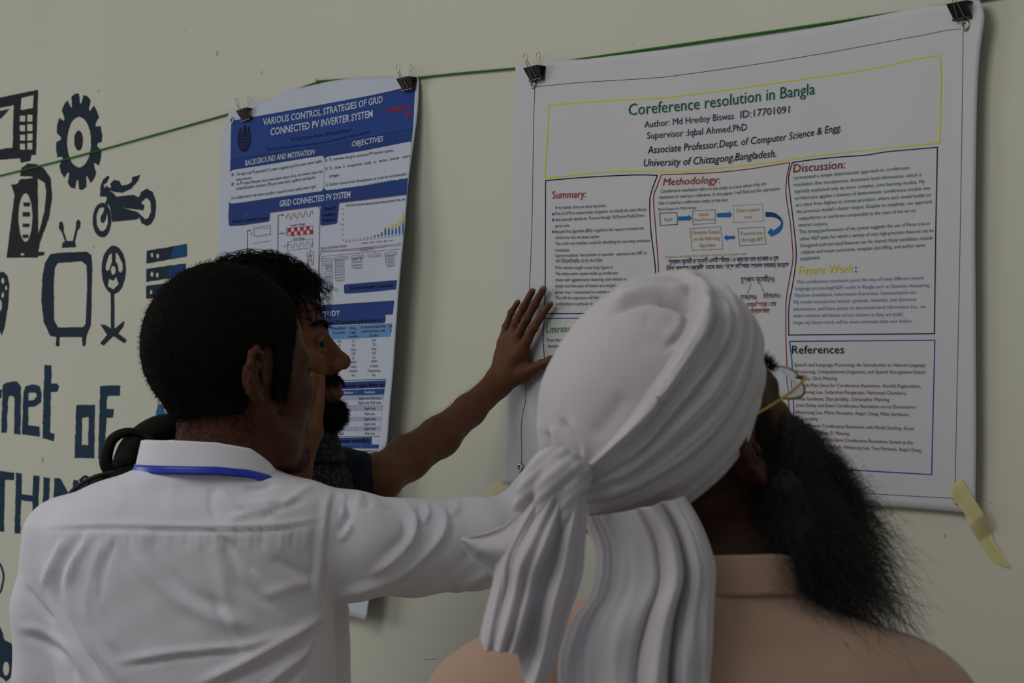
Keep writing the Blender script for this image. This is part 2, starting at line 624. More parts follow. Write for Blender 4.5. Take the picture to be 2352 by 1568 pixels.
painted('painted_letter', 'dark blue painted square letter o', [
    ([[(348, 297), (434, 297), (430, 542), (340, 540)], [(375, 355), (405, 353), (402, 482), (372, 480)]], K2)], z2)
painted('painted_letter', 'dark blue painted letter F', [
    ([[(458, 210), (550, 208), (548, 255), (490, 258), (487, 315), (520, 317), (518, 355), (487, 357), (472, 548), (448, 543)]], K2)], z2)
painted('painted_letter', 'dark blue painted capital T at the picture edge', [
    ([[(-30, 595), (65, 608), (64, 642), (22, 640), (18, 877), (-12, 875), (-12, 640), (-30, 638)]], K2)], z2)
painted('painted_letter', 'dark blue painted capital H', [
    ([[(73, 608), (100, 610), (98, 705), (148, 712), (153, 618), (180, 622), (170, 890), (145, 898), (148, 740), (96, 732), (92, 887), (66, 885)]], K2)], z2)
painted('painted_letter', 'dark blue painted capital I', [([[(200, 627), (228, 630), (218, 905), (190, 902)]], K2)], z2)
painted('painted_letter', 'dark blue painted capital N beside the backpack', [
    ([[(248, 632), (276, 633), (330, 730), (335, 640), (360, 642), (345, 910), (322, 905), (272, 710), (268, 908), (240, 905)]], K2)], z2)
painted('painted_ring', 'dark blue painted ring cut by the picture edge', [([oval(-30, 1088, 49, 92), oval(-30, 1088, 41, 80)], K2)], z2)
painted('painted_scooter', 'dark blue painted rounded shape with a wheel hole at the picture edge', [
    ([[(-20, 1290), (2, 1315), (20, 1372), (50, 1385), (62, 1410), (63, 1470), (48, 1545), (28, 1562), (10, 1545), (-20, 1530)], oval(27, 1503, 15, 32)], K2)], z2)
painted('painted_drop', 'bright blue painted mark behind the neck of the man in white', [
    ([[(722, 292), (745, 300), (760, 360), (735, 396), (718, 370), (711, 340)]], (38, 100, 150))], z2)
for q, (x, y, rx, ry) in enumerate([(498, 122, 2.6, 6), (226, 209, 1.3, 4), (601, 167, 1, 2.5), (425, 68, 1, 2), (1456, 100, .8, 2), (2171, 1230, 1.4, 5),
                                    (97, 1055, 1.0, 9), (214, 568, 1.6, 3), (2275, 1155, 1, 1.4), (1176, 140, .9, .9), (1023, 1494, 1.2, 1.2), (990, 1513, 16, .5), (560, 240, .8, .8)]):
    painted('scuff_mark', 'small grey scuff on the wall', [([oval(x, y, rx, ry, 10, 0.3)], (168, 168, 152))], lambda a, b: (a, b))


# ------------------------------------------------------------------ printed sheets
class Print:
    """printing on a hanging sheet; everything is given where it stands and laid on the sheet's own surface"""
    def __init__(self, off):
        self.off = off
        self.reset()

    def reset(self):
        self.parts, self.mi, self.ms = [], [], []

    def at(self, q, layer):
        q = np.asarray(q, float)
        return wallpt(q[:, 0], q[:, 1], self.off(q[:, 0], q[:, 1]) + 0.0004 * layer)

    def add(self, q, F, rgb, layer):
        V3 = self.at(q, layer)
        F = face_room(V3, F)
        m = ink(rgb)
        if m not in self.ms: self.ms.append(m)
        self.parts.append((V3, F)); self.mi += [self.ms.index(m)] * len(F)

    def fill(self, loops, rgb, layer=1):
        V2, F2 = fill_2d(loops); self.add(V2, F2, rgb, layer)

    def band(self, top, bot, rgb, layer=1, r=(0, 0, 0, 0), n=40, m=8):
        """area between two polylines (left to right), with rounded corners TL,TR,BL,BR in px"""
        t, b = polyline(top, n), polyline(bot, n)
        x = np.r_[0, np.cumsum(np.linalg.norm(np.diff(t, axis=0), axis=1))]
        if max(r):
            rm = max(r)
            s = np.unique(np.r_[np.linspace(0, rm, 7) / x[-1], np.linspace(0, 1, n), 1 - np.linspace(0, rm, 7) / x[-1]])
            s = s[(s >= 0) & (s <= 1)]
            t = np.stack([np.interp(s * x[-1], x, t[:, k]) for k in (0, 1)], 1)
            xb = np.r_[0, np.cumsum(np.linalg.norm(np.diff(b, axis=0), axis=1))]
            b = np.stack([np.interp(s * xb[-1], xb, b[:, k]) for k in (0, 1)], 1)
            x = s * x[-1]; n = len(s)
        y0, y1 = np.zeros(n), np.ones(n)
        H = np.linalg.norm(b - t, axis=1)
        for rr, d, tp in ((r[0], x, 1), (r[1], x[-1] - x, 1), (r[2], x, 0), (r[3], x[-1] - x, 0)):
            if rr:
                c = rr - np.sqrt(np.clip(rr ** 2 - np.clip(rr - d, 0, rr) ** 2, 0, None))
                c = np.where(d < rr, c, 0) / H
                if tp: y0 = y0 + c
                else: y1 = y1 - c
        v = np.linspace(0, 1, m)[:, None]
        yy = y0[None] + (y1 - y0)[None] * v
        q = t[None] + (b - t)[None] * yy[..., None]
        F = [[i * n + j, i * n + j + 1, (i + 1) * n + j + 1, (i + 1) * n + j] for i in range(m - 1) for j in range(n - 1)]
        self.add(q.reshape(-1, 2), F, rgb, layer)

    def line(self, pts, wd, rgb, layer=2, smooth=False, closed=False):
        pts = [tuple(p) for p in pts] + ([tuple(pts[0])] if closed else [])
        L = np.linalg.norm(np.diff(np.array(pts, float), axis=0), axis=1).sum()
        if smooth:
            segs = [spline(pts, max(8, int(L / 8)))]
        else:
            segs = [polyline(pts[i:i + 2], max(2, int(np.linalg.norm(np.subtract(pts[i + 1], pts[i])) / 14) + 1)) for i in range(len(pts) - 1)]
        for p in segs:
            t = np.gradient(p, axis=0) if len(p) > 1 else p
            t = t / (np.linalg.norm(t, axis=1)[:, None] + 1e-9)
            nn = np.stack([-t[:, 1], t[:, 0]], 1) * wd / 2
            if not smooth:
                p = p.copy(); p[0] -= t[0] * wd / 2; p[-1] += t[-1] * wd / 2
            n = len(p)
            self.add(np.vstack([p + nn, p - nn]), [[i, i + 1, n + i + 1, n + i] for i in range(n - 1)], rgb, layer)

    def text(self, s, base, h, rgb, layer=3, it=0.0, bold=0.0, up=(0.02, -1.0), sp=1.0):
        V2, F2 = glyphs(s, it, bold, sp)
        if len(V2) == 0:
            return
        b = spline(base, 40) if len(base) > 2 else polyline(base, 20)
        x0, x1 = V2[:, 0].min(), V2[:, 0].max()
        t = (V2[:, 0] - x0) / (x1 - x0)
        u = np.linspace(0, 1, len(b))
        q = np.stack([np.interp(t, u, b[:, 0]), np.interp(t, u, b[:, 1])], 1)
        q = q + (V2[:, 1:2] / 0.70 * h) * np.array(up)
        self.add(q, F2, rgb, layer)

    def write(self, name, parent, label=None):
        V, F = join(self.parts)
        o = make(name, V, F, self.ms, parent, smooth=False, mi=self.mi)
        if label: o['label'] = label
        self.reset()
        return o


_G = {}


def glyphs(s, it=0.0, bold=0.0, sp=1.0):
    k = (s, it, bold, sp)
    if k not in _G:
        cu = bpy.data.curves.new('tmp', 'FONT')
        cu.body = s; cu.shear = it; cu.offset = bold; cu.resolution_u = 2; cu.space_word = sp
        o = bpy.data.objects.new('tmp', cu)
        me = bpy.data.meshes.new_from_object(o)
        V = np.array([v.co[:2] for v in me.vertices]).reshape(-1, 2)
        F = [list(p.vertices) for p in me.polygons]
        bpy.data.objects.remove(o); bpy.data.curves.remove(cu); bpy.data.meshes.remove(me)
        _G[k] = (V, F)
    return _G[k]


def sheet(left, right, top, bot, off, m, parent, nu=70, nv=80, name='sheet'):
    """cloth-like printed sheet between four edge polylines (pixels), with a thickness"""
    l, r, t, b = spline(left, nv), spline(right, nv), spline(top, nu), spline(bot, nu)
    u = np.linspace(0, 1, nu)[None, :, None]; v = np.linspace(0, 1, nv)[:, None, None]
    q = (l[:, None] * (1 - u) + r[:, None] * u + t[None] * (1 - v) + b[None] * v
         - (l[0] * (1 - u) * (1 - v) + r[0] * u * (1 - v) + l[-1] * (1 - u) * v + r[-1] * u * v))
    q = q.reshape(-1, 2)
    o = off(q[:, 0], q[:, 1])
    V = np.vstack([wallpt(q[:, 0], q[:, 1], o), wallpt(q[:, 0], q[:, 1], o - 0.0008)])
    n = nu * nv
    F = [[i * nu + j, i * nu + j + 1, (i + 1) * nu + j + 1, (i + 1) * nu + j] for i in range(nv - 1) for j in range(nu - 1)]
    F = face_room(V, F)
    F += [[k + n for k in f][::-1] for f in F]
    edge = [j for j in range(nu)] + [i * nu + nu - 1 for i in range(1, nv)] + [(nv - 1) * nu + j for j in range(nu - 2, -1, -1)] + [i * nu for i in range(nv - 2, 0, -1)]
    F += [[edge[i], edge[(i + 1) % len(edge)], edge[(i + 1) % len(edge)] + n, edge[i] + n] for i in range(len(edge))]
    return make(name, V, F, m, parent)


def grommet(px, py, off, r, parent, label=None):
    c = wallpt(px, py, off)
    a = np.linspace(0, 2 * np.pi, 25)[:-1]
    prof = [(0.50, 0.0), (0.52, 0.0016), (0.70, 0.0026), (0.92, 0.0018), (1.0, 0.0002)]
    V = np.array([[c[0] + r * p * math.cos(t), c[1] - h, c[2] + r * p * math.sin(t)] for p, h in prof for t in a])
    n = len(a)
    F = [[i * n + j, i * n + (j + 1) % n, (i + 1) * n + (j + 1) % n, (i + 1) * n + j] for i in range(4) for j in range(n)]
    o = make('grommet', V, F, mat('grommet_metal', lin((168, 165, 150)), 0.35, 0.5, metal=0.9), parent)
    if label: o['label'] = label
    return o


M_sheetL = mat('banner_vinyl', lin((190, 195, 208)), 0.6, 0.12, bump=0.05, bscale=400)
M_sheetR = mat('banner_cloth', lin((199, 199, 202)), 0.7, 0.1, bump=0.06, bscale=500)

# ------------------------------------------------------------------ right poster
def offR(x, y):
    e = np.clip((x - 2150) / 110.0, 0, 1)
    b = np.clip((1210 - x) / 60.0, 0, 1) * np.clip((y - 500) / 500, 0, 1)
    return (0.010 + 0.0022 * np.sin((x - 1500) / 95.0 + y / 700.0) * np.clip((900 - y) / 500.0, 0.15, 1) + 0.010 * e ** 2 + 0.004 * b
            + 0.0016 * np.sin(x / 41.0 + y / 300.0) * np.clip((520 - y) / 400.0, 0, 1))


TR = 'large white poster with coloured outlined text boxes hanging beside the blue poster'
posterR = empty('poster', wallpt(1720, 620, 0.01), 'large landscape white poster with yellow, black and blue outlined boxes of text', 'poster', 'posters on the rope')
sheet([(1184, 147), (1182, 228), (1175, 498), (1172, 620), (1171, 702), (1164, 926), (1159, 980), (1153, 1112)],
      [(2250, 0), (2258, 20), (2261, 46), (2251, 122), (2244, 239), (2240, 500), (2241, 700), (2242, 1000), (2240, 1178)],
      [(1184, 147), (1215, 146), (1267, 138), (1339, 136), (1415, 127), (1558, 110), (1720, 88), (1900, 59), (2080, 23), (2126, 15), (2167, 11), (2218, 2), (2250, 0)],
      [(1153, 1112), (1400, 1122), (1700, 1140), (1976, 1159), (2080, 1165), (2210, 1176), (2240, 1178)], offR, M_sheetR, posterR, 90, 70)
for gx, gy in ((1225, 193), (2218, 59), (1195, 1074), (2200, 1146)):
    grommet(gx, gy, float(offR(np.array(gx), np.array(gy))) + 0.0008, 0.0075, posterR)

PR = Print(offR)
GRAY = (70, 70, 74); YEL = (214, 204, 40); DK = (30, 28, 42); RB = (130, 50, 40)
NAVY = (52, 50, 84); GRN = (28, 96, 68); TEAL = (62, 104, 84); BLG = (104, 122, 170); BRN = (110, 78, 68); GOLD = (190, 150, 62); BLU = (40, 80, 160); ARR = (40, 104, 168)
PR.line([(1228, 202), (1225, 304), (1222, 498), (1217, 640), (1207.5, 904), (1202, 938), (1197, 980), (1198, 1036), (1197, 1070)], 1.1, GRAY, 1, True)
PR.line([(1231, 199), (1339, 189), (1492, 179.6), (1558, 172.7), (1720, 150), (1900, 121), (2080, 87.7), (2126, 79.6), (2170, 70.4), (2210, 66)], 1.2, GRAY, 1, True)
PR.line([(2211.6, 73), (2210, 239), (2204, 600), (2195, 1040), (2193, 1144)], 1.2, GRAY, 1, True)
PR.line([(1197, 1078), (1500, 1096), (1955, 1130), (2080, 1138), (2191, 1144)], 1.2, GRAY, 1, True)
PR.write('border_line', posterR)

PR.line([(1260, 241), (1415, 229.6), (1515, 225), (1670, 206), (1848, 181), (2000, 158), (2080, 140), (2126, 131), (2159, 127)], 2.6, YEL, 1, True)
PR.line([(1260, 241), (1258, 300), (1251, 408)], 2.4, YEL, 1, True)
PR.line([(1251, 408), (1320, 402), (1390, 394.6), (1470, 393), (1558, 393.6), (1658, 385), (1790, 370), (1876, 357), (2034, 340), (2157, 328)], 2.6, YEL, 1, True)
PR.line([(2159, 127), (2161, 184), (2158, 327)], 2.8, YEL, 1, True)
PR.write('title_frame', posterR, 'yellow outline around the title')
PR.text('Coreference resolution in Bangla', [(1443, 265), (1584, 252.6), (1727, 235), (1871, 216)], 27, GRN)
PR.text('Author: Md Hredoy Biswas', [(1479.5, 293.5), (1575, 284), (1685, 273)], 15.5, NAVY)
PR.text('ID:17701091', [(1700, 271), (1813, 259)], 17, NAVY)
PR.text('Supervisor :Iqbal Ahmed,PhD', [(1485.5, 319), (1600, 310), (1715, 299)], 16, NAVY)
PR.text('Associate Professor,Dept. of Computer Science & Engg.', [(1487, 352.6), (1600, 343.5), (1717, 332), (1809, 321), (1932, 300)], 17, DK, it=0.12)
PR.text('University of Chittagong,Bangladesh.', [(1478, 382), (1591, 377.6), (1684, 369), (1782, 360)], 17.5, DK, it=0.22)
PR.write('title_text', posterR)

# summary and literature boxes
PR.line([(1253, 414.7), (1330, 408), (1420, 403), (1470, 401.5), (1510, 402.3)], 2.4, DK, 1, True)
PR.line([(1510, 402.3), (1503, 420), (1495, 444), (1492, 467), (1495, 532), (1505, 617), (1508, 719)], 2.2, DK, 1, True)
PR.line([(1253, 414.7), (1252, 655), (1251, 720), (1508, 719)], 2.0, DK, 1)
PR.text('Summary:', [(1268, 455.7), (1345, 453)], 17, (150, 52, 40))
SUM = [('In my system, there are three key points.', 1275, 480, 1392, 474.8), ('First of all From named entity recognition  we identify the name (Noun).', 1275, 493.8, 1485, 483.6),
       ('And secondly identify the  Pronoun through  NLP parser.Finally Draw a', 1275, 508, 1481, 497), ('parse tree.', 1275, 521.7, 1308, 520),
       ('Breadth first algorithm (BFS) is applied in this respect to traverse the', 1275, 535.5, 1478, 526.7), ('whole tree that we drawn earlier.', 1275, 548.7, 1377, 546),
       ('This is the very simplistic model for identifying the real entity corefernce', 1275, 562.8, 1492.5, 555), ('resolution.', 1275, 577, 1308.6, 577),
       ('I ignore mentions  that partitive or quantifier  expression like মোট ২০', 1275, 590, 1485, 584), ('জন ইঞ্জিনিয়ারিং তে তে অংশ নিছে', 1275, 603, 1384, 602),
       ('If the mention length is very long I ignore it.', 1275, 617.6, 1408, 616.4), ('The entity-centric system builds up coreference', 1275, 631.7, 1418.6, 629.6),
       ('chains with agglomerative clustering: each mention st', 1275, 645.7, 1438, 643.4), ('cluster and then pairs of clusters are merged', 1275, 659.5, 1412, 658),
       ('parser tree  I recommend to mention t', 1275, 674, 1399, 672.7), ('Thus All the expression will find', 1275, 686.8, 1374, 686), ('world entity in a particular te', 1275, 700.6, 1360.5, 700)]


def bn(s):
    """put pre-base vowel signs before their consonant, as they are seen"""
    out = []
    for c in s:
        if c in 'িেৈ' and out:
            k = len(out) - 1
            while k >= 2 and out[k - 1] == '্':
                k -= 2
            out.insert(k, c)
        elif c == 'ো' and out:
            out.insert(len(out) - 1, 'ে'); out.append('া')
        else:
            out.append(c)
    return ''.join(out)


for s, x0, y0, x1, y1 in SUM:
    PR.text(bn(s), [(x0, y0), ((x0 + x1) / 2, (y0 + y1) / 2 + 0.4), (x1, y1)], 7.6, (62, 62, 84))
for x, y in ((1270, 491.5), (1270, 504.7), (1270, 532)):
    PR.fill([oval(x, y, 2.4, 3.2, 14)], (48, 96, 160), 2)
PR.write('summary_panel', posterR, 'black outlined summary box')
PR.line([(1505, 730), (1250, 731), (1247, 770), (1248.5, 800), (1250, 820), (1251, 860), (1248, 960), (1246, 1070), (1500, 1085)], 1.8, (44, 66, 140), 1)
PR.text('Literature', [(1255, 763.5), (1322, 761.5)], 16.5, (66, 140, 52))
PR.text('From the very', [(1255.6, 784), (1302, 783.6)], 8, (58, 80, 104))
PR.text('development', [(1258, 798), (1303, 797)], 8, (58, 80, 104))
PR.text('Most', [(1258, 825), (1278, 824.5)], 8, (50, 50, 60))
PR.write('literature_panel', posterR, 'blue outlined literature box behind the hand')

# methodology
PR.line([(1519, 401.2), (1587, 398.5), (1643, 396), (1720, 388), (1814, 373)], 2.0, RB, 1, True)
PR.line([(1814, 373), (1809, 395), (1806, 415), (1805, 441), (1809, 475), (1814.5, 508.6), (1819, 555), (1821, 594), (1814.5, 634), (1808, 670), (1805, 701), (1805, 778), (1808, 857), (1812, 940), (1814, 1080)], 2.0, RB, 1, True)
PR.line([(1519, 401), (1509, 428), (1501, 454), (1505, 518), (1512, 616), (1514, 760), (1510, 1080)], 2.0, RB, 1, True)
PR.text('Methodology', [(1522, 426), (1585, 423), (1649, 420)], 17, (150, 52, 40), it=0.2)
PR.text(':', [(1650.5, 420), (1652.5, 420)], 17, DK)
PR.text('Coreference resolution refers to the entity in a text where they are', [(1517, 442.7), (1674, 433.6), (1759, 424.4)], 8.2, (56, 84, 74), it=0.2)
PR.text('mentions or used as a reference. In this paper, I will find out the expression', [(1513, 456.5), (1660, 448), (1790, 436)], 8.2, (56, 84, 74), it=0.2)
PR.text('that is used as a reference entity in the text', [(1512, 470), (1671, 462)], 8.2, (56, 84, 74), it=0.2)
PR.text('Block Diagram for Methodology:', [(1512, 483.5), (1599, 478.6)], 6.2, (76, 76, 80))
PR.text('Suppose we take this portion of text as a given text', [(1526, 592.7), (1713, 584.5)], 6.6, GOLD)
PR.text(bn('“মুস্কান জুবেরী রহস্যময়ী একটি চরিত্র । এ পর্যন্ত তার ব্যাপার এ খুব'), [(1533.5, 606), (1660, 601), (1787, 596.7)], 9.5, (40, 38, 70), bold=0.012)
PR.text(bn('কিছু জানতে পেরেছি ।তবে মনে হচ্ছে মহিলার অনেক গোমড় রয়েছে'), [(1530, 621), (1670, 616), (1812, 612)], 9.5, (40, 38, 70), bold=0.012)
PR.text(bn('মুস্কান জুবেরী(N)'), [(1700.6, 647.5), (1778, 645.7)], 11.5, DK)
PR.line([(1725, 651), (1716, 674)], 0.9, GRAY); PR.line([(1744.6, 650), (1755.7, 674)], 0.9, GRAY)
PR.text(bn('তার(PN'), [(1699, 687), (1734, 687)], 10.5, DK); PR.text(')', [(1734.6, 687), (1737.4, 687)], 10.5, RB)
PR.text(bn('মহিলা(PN'), [(1752, 684.8), (1788, 683.4)], 10.5, DK, it=0.15); PR.text(')', [(1788.6, 683), (1791.8, 683)], 10.5, RB, it=0.15)
PR.text(bn('একজনই ছাত্র । তার'), [(1711, 705.2), (1782, 702)], 10, (140, 40, 40), it=0.15, bold=0.01)
PR.text(bn('তার চিন্তাভাবনা'), [(1708, 720), (1767, 717.6)], 10, (140, 40, 40), it=0.15, bold=0.01)
PR.text('(N)', [(1720, 738), (1731, 738)], 9, GRAY); PR.text('(N)', [(1724, 783), (1739, 782.5)], 10, (110, 110, 114)); PR.text('(PN)', [(1756, 834), (1776, 833)], 9, GRAY)
panelM = PR.write('methodology_panel', posterR, 'red outlined methodology box')
mz = lambda l: [(1490 + x / 3.267, 380 + y / 3.267) for x, y in l]
OUT = (110, 118, 132)
for q, (box, colr, wd) in enumerate([([(80, 357), (210, 353), (214, 442), (86, 448)], (58, 86, 136), 1.4), ([(327, 340), (498, 330), (497, 432), (330, 441)], OUT, 1.0),
                                     ([(633, 300), (852, 287), (860, 415), (635, 428)], (150, 152, 162), 0.8), ([(310, 473), (538, 458), (556, 625), (325, 636)], OUT, 0.9),
                                     ([(667, 472), (864, 460), (878, 590), (682, 600)], OUT, 1.0)]):
    PR.line(mz(box), wd, colr, 2, closed=True)
for s, a, b, c, d, h in [('Input', 117, 415, 175, 413, 8.5), ('Identify', 375, 378, 448, 375, 7), ('Noun/Pronoun', 338, 417, 487, 411, 6.6), ('Draw a parse', 658, 350, 826, 340, 8.5),
                         ('tree', 717, 398, 770, 396, 8), ('Generate Output', 322, 515, 530, 508, 8.5), ('via the following', 332, 563, 530, 555, 8.5), ('Algorithm', 375, 612, 497, 607, 8.5),
                         ('Traverse tree', 682, 523, 854, 515, 8.5), ('through BFS', 695, 570, 855, 563, 8.5)]:
    PR.text(s, mz([(a, b), (c, d)]), h, (170, 134, 60))
for l in ([(218, 383), (300, 380), (300, 368), (322, 393), (302, 418), (302, 410), (220, 412)], [(510, 358), (600, 354), (600, 340), (622, 366), (603, 394), (603, 386), (512, 388)],
          [(562, 541), (585, 518), (585, 530), (643, 526), (645, 550), (587, 553), (587, 565)],
          [(985, 395), (1005, 430), (1003, 465), (980, 500), (945, 522), (925, 526), (922, 538), (890, 502), (920, 467), (925, 490), (952, 477), (982, 452), (996, 425)]):
    PR.fill([mz(l)], ARR, 2)
PR.fill([mz([(875, 347), (915, 349), (950, 358), (985, 385), (1003, 418), (1004, 440), (985, 412), (960, 393), (925, 384), (877, 384)])], (26, 66, 118), 3)
PR.write('flow_diagram', panelM, 'gold lettered boxes joined by blue arrows')

# discussion
VIO = (50, 40, 78)
PR.line([(1820, 373), (1870, 366), (1933.5, 360), (1990, 356), (2034, 348.7), (2090, 343.5), (2153, 338)], 2.5, VIO, 1, True)
PR.line([(1820, 373), (1813, 395), (1811, 415), (1814, 444.8), (1824.4, 531), (1828.7, 588), (1821.6, 645.6), (1812, 703), (1811.5, 769)], 2.2, VIO, 1, True)
PR.line([(2153, 338), (2149, 531), (2146, 766), (1811.5, 769)], 2.6, VIO, 1)
PR.text('Discussion:', [(1821.6, 396), (1880, 391), (1940.6, 386)], 19, (128, 36, 40), it=0.06)
DIS = [('I presented a simple deterministic approach to coreference', 1822, 411.8, 2088, 388), ('resolution that incorporates document level information, which is', 1822, 427.6, 2116, 404),
       ('typically exploited only by more complex, joint learning models. My', 1824, 443, 2123, 420), ('architecture applies a battery of deterministic coreference models one', 1825, 458.5, 2135, 434.7),
       ('at a time from highest to lowest precision, where each model builds on', 1827, 474, 2137, 450.5), ("the previous model's cluster output. Despite its simplicity, our approach", 1829, 489.5, 2139.5, 466),
       ('outperforms or performs comparably to the state of the art on', 1833, 505, 2102, 486.4), ('several corpora.', 1833, 520, 1900.5, 516.5),
       ('The strong performance of my system suggests the use of Parse tree in', 1835, 535.7, 2133.8, 516), ('other NLP tasks for which a variety of very high-precision features can be', 1836.5, 551.8, 2143.5, 532),
       ('Designed and non-local features can be shared; likely candidates include', 1838, 567.6, 2141.5, 549), ('relation and event extraction, template slot filling, and author name', 1840, 582.5, 2123.7, 566), ('deduplication', 1837, 598, 1882, 594)]
for s, x0, y0, x1, y1 in DIS:
    PR.text(s, [(x0, y0), (x1, y1)], 8.2, TEAL, it=0.05)
PR.text('Future Work', [(1833.6, 630), (1890, 627.5), (1959, 625)], 20, (222, 210, 60), it=0.08)
PR.text(':', [(1963.5, 624.5), (1967, 624.3)], 18, (140, 40, 40), bold=0.02)
FUT = [('This coreference resolution paves the way of many different natural', 1829, 650.8, 2120, 640.8), ('language processing(NLP) works in Bangla such as Question Answering,', 1826, 666, 2135, 658),
       ('Machine translation, Information Extraction, Summarization etc.', 1825, 681.5, 2105.6, 674), ('My model incorporate lexical, syntactic, semantic, and discourse', 1822, 697, 2103.6, 690),
       ('information, and have access to document-level information (i.e., we', 1821, 713, 2125, 706.5), ('share mention attributes across clusters as they are built)', 1821, 728, 2072, 724.5),
       ('Hope my future work will be more attenuate than ever before.', 1821, 744, 2095, 740)]
for s, x0, y0, x1, y1 in FUT:
    PR.text(s, [(x0, y0), (x1, y1)], 8.0, BLG)
PR.write('discussion_panel', posterR, 'purple outlined discussion box with green and blue text')
# references
PR.line([(1813.6, 783.6), (2147, 781), (2143, 940), (2139.7, 1089.5)], 2.4, BLU, 1)
PR.line([(2139.7, 1089.5), (1990, 1081), (1898, 1076), (1822, 1072)], 2.4, BLU, 1)
PR.line([(1813.6, 783.6), (1818.7, 829), (1823, 943.7), (1822, 1072)], 2.2, BLU, 1)
PR.text('References', [(1818.7, 811.7), (1938, 811)], 19, (30, 30, 36))
REF = [('Speech and Language Processing: An Introduction to Natural Language', 1823, 840.8, 2124.5, 841.5), ('Processing, Computational Linguistics, and Speech Recognition-Daniel', 1827, 856.4, 2123.6, 857.6),
       ('Jurafsky, Chris Manning', 1828, 871.8, 1922, 872), ('A Multi-Pass Sieve for Coreference Resolution -Karthik Raghunathan,', 1828, 887.4, 2115, 890),
       ('Heeyoung Lee, Sudarshan Rangarajan, Nathanael Chambers,', 1828, 902.8, 2081, 905.8), ('Mihai Surdeanu, Dan Jurafsky, Christopher Manning', 1828, 918.4, 2042, 920.7),
       ('Joint Entity and Event Coreference Resolution across Documents–', 1828, 933.4, 2104, 938), ('Heeyoung Lee, Marta Recasens, Angel Chang, Mihai Surdeanu,', 1828, 949, 2087, 955),
       ('Dan Jurafsky', 1830.6, 964.4, 1878, 965), ('Entity-Centric Coreference Resolution with Model Stacking -Kevin', 1828, 979.3, 2098, 987.3),
       ('Clark , Christopher D. Manning', 1828, 994.7, 1949.6, 998.8), ("Stanford's Multi-Pass Sieve Coreference Resolution System at the", 1828, 1009.8, 2096, 1019.5),
       ('CoNLL-2011 Shared Task -Heeyoung Lee, Yves Peirsman, Angel Chang,', 1828, 1025, 2116, 1037), ('Nathanael Chambers', 1828, 1041, 1911.7, 1044)]
for s, x0, y0, x1, y1 in REF:
    PR.text(s, [(x0, y0), (x1, y1)], 8.0, BRN)
PR.write('references_panel', posterR, 'blue outlined references box')

# ------------------------------------------------------------------ left poster
RIGHT_L = [(960, 177), (963, 194), (959, 260), (950, 330), (938, 420), (930, 520), (919, 634), (911, 739), (903, 857), (897, 921), (889, 1023), (872, 1200), (842, 1424)]
_rx = np.array(RIGHT_L, float)


def offL(x, y):
    R = np.interp(y, _rx[:, 1], _rx[:, 0])
    e = np.clip((x - (R - 55)) / 55.0, 0, 1)
    g = np.clip((x - 560) / 350.0, 0, 1)
    hgt = np.clip((y - 180) / 400.0, 0, 1)
    return (0.008 + 0.022 * g * hgt + 0.012 * e ** 2 * hgt + 0.0022 * np.sin(x / 33.0 + y / 160.0) * np.clip((520 - y) / 300.0, 0.1, 1)
            + 0.0025 * np.exp(-((x - 705 - (y - 250) * 0.08) / 14.0) ** 2) * np.clip((420 - y) / 200.0, 0, 1))


posterL = empty('poster', wallpt(720, 760, 0.01), 'tall white poster with blue headings and charts behind the two dark haired men', 'poster', 'posters on the rope')
sheet([(527, 255), (513, 299), (508, 350), (504, 490), (500, 593), (496, 800), (492, 1100), (490, 1398)], RIGHT_L,
      [(527, 255), (545, 251), (582, 240), (623, 227), (659, 209), (702, 199), (761, 186), (812, 180), (898, 177), (940, 175), (960, 177)],
      [(490, 1398), (640, 1404), (788, 1413), (842, 1424)], offL, M_sheetL, posterL, 80, 90)
grommet(533.5, 277, float(offL(np.array(533.5), np.array(277.))) + 0.0012, 0.0066, posterL)
PL = Print(offL)
BLUE = (44, 72, 140); BLUE2 = (42, 66, 128); WHT = (192, 197, 210); INKD = (30, 32, 48); RBR = (120, 66, 62); LBL = (104, 142, 188)
v3 = lambda l: [(480 + x / 3.919, 120 + y / 3.919) for x, y in l]
v4 = lambda l: [(480 + x / 3.92, 420 + y / 3.92) for x, y in l]
v5 = lambda l: [(720 + x / 3.733, 680 + y / 3.733) for x, y in l]

# title banner (blue field) with the crest
PL.band(v3([(200, 618), (240, 612), (640, 540), (1000, 475), (1500, 380), (1855, 298)]), v3([(192, 962), (500, 918), (1070, 835), (1500, 750), (1836, 682)]), BLUE, 1, (8, 8, 5, 0), 60, 14)
PL.line(v3([(200, 618), (240, 612), (640, 540), (1000, 475), (1500, 380), (1855, 298)]), 0.8, INKD, 2, True)
PL.text('VARIOUS CONTROL STRATEGIES OF GRID', [(603.8, 288), (655, 279), (720, 268), (800, 252), (879, 235)], 15.5, WHT, bold=0.018)
PL.text('CONNECTED PV INVERTER SYSTEM', [(621, 311), (723.7, 293.5), (790, 281), (856, 268.8)], 16.5, WHT, bold=0.018)
PL.text('Md. Shah Mokarrm Hossain, Md. Murshadul Hoque*', [(668, 324), (740, 313), (806.6, 301.7)], 7.6, (24, 30, 56))
PL.text('Department of Electrical and Electronic Engineering, University of Chittagong-4331 Chittagong, Bangladesh', [(612, 345.8), (700, 335), (753, 327), (850, 304)], 5.6, (24, 30, 56), it=0.2)
PL.text('NGINEERING DAY', [(888, 258), (916, 254), (946, 249.5)], 9, (184, 40, 52), bold=0.02, it=0.15)
PL.text('2018', [(931.6, 268.8), (947, 267)], 9, (184, 40, 52), bold=0.02, it=0.15)
for k in range(14):
    a = math.radians(100 + k * 17)
    x, y = 884 + 8.2 * math.cos(a) * 0.8, 249 - 9.5 * math.sin(a)
    PL.fill([oval(x, y, .6, 0.9, 8)], (150, 40, 60), 2)
banner = PL.write('title_banner', posterL, 'blue title banner with white capital lettering')
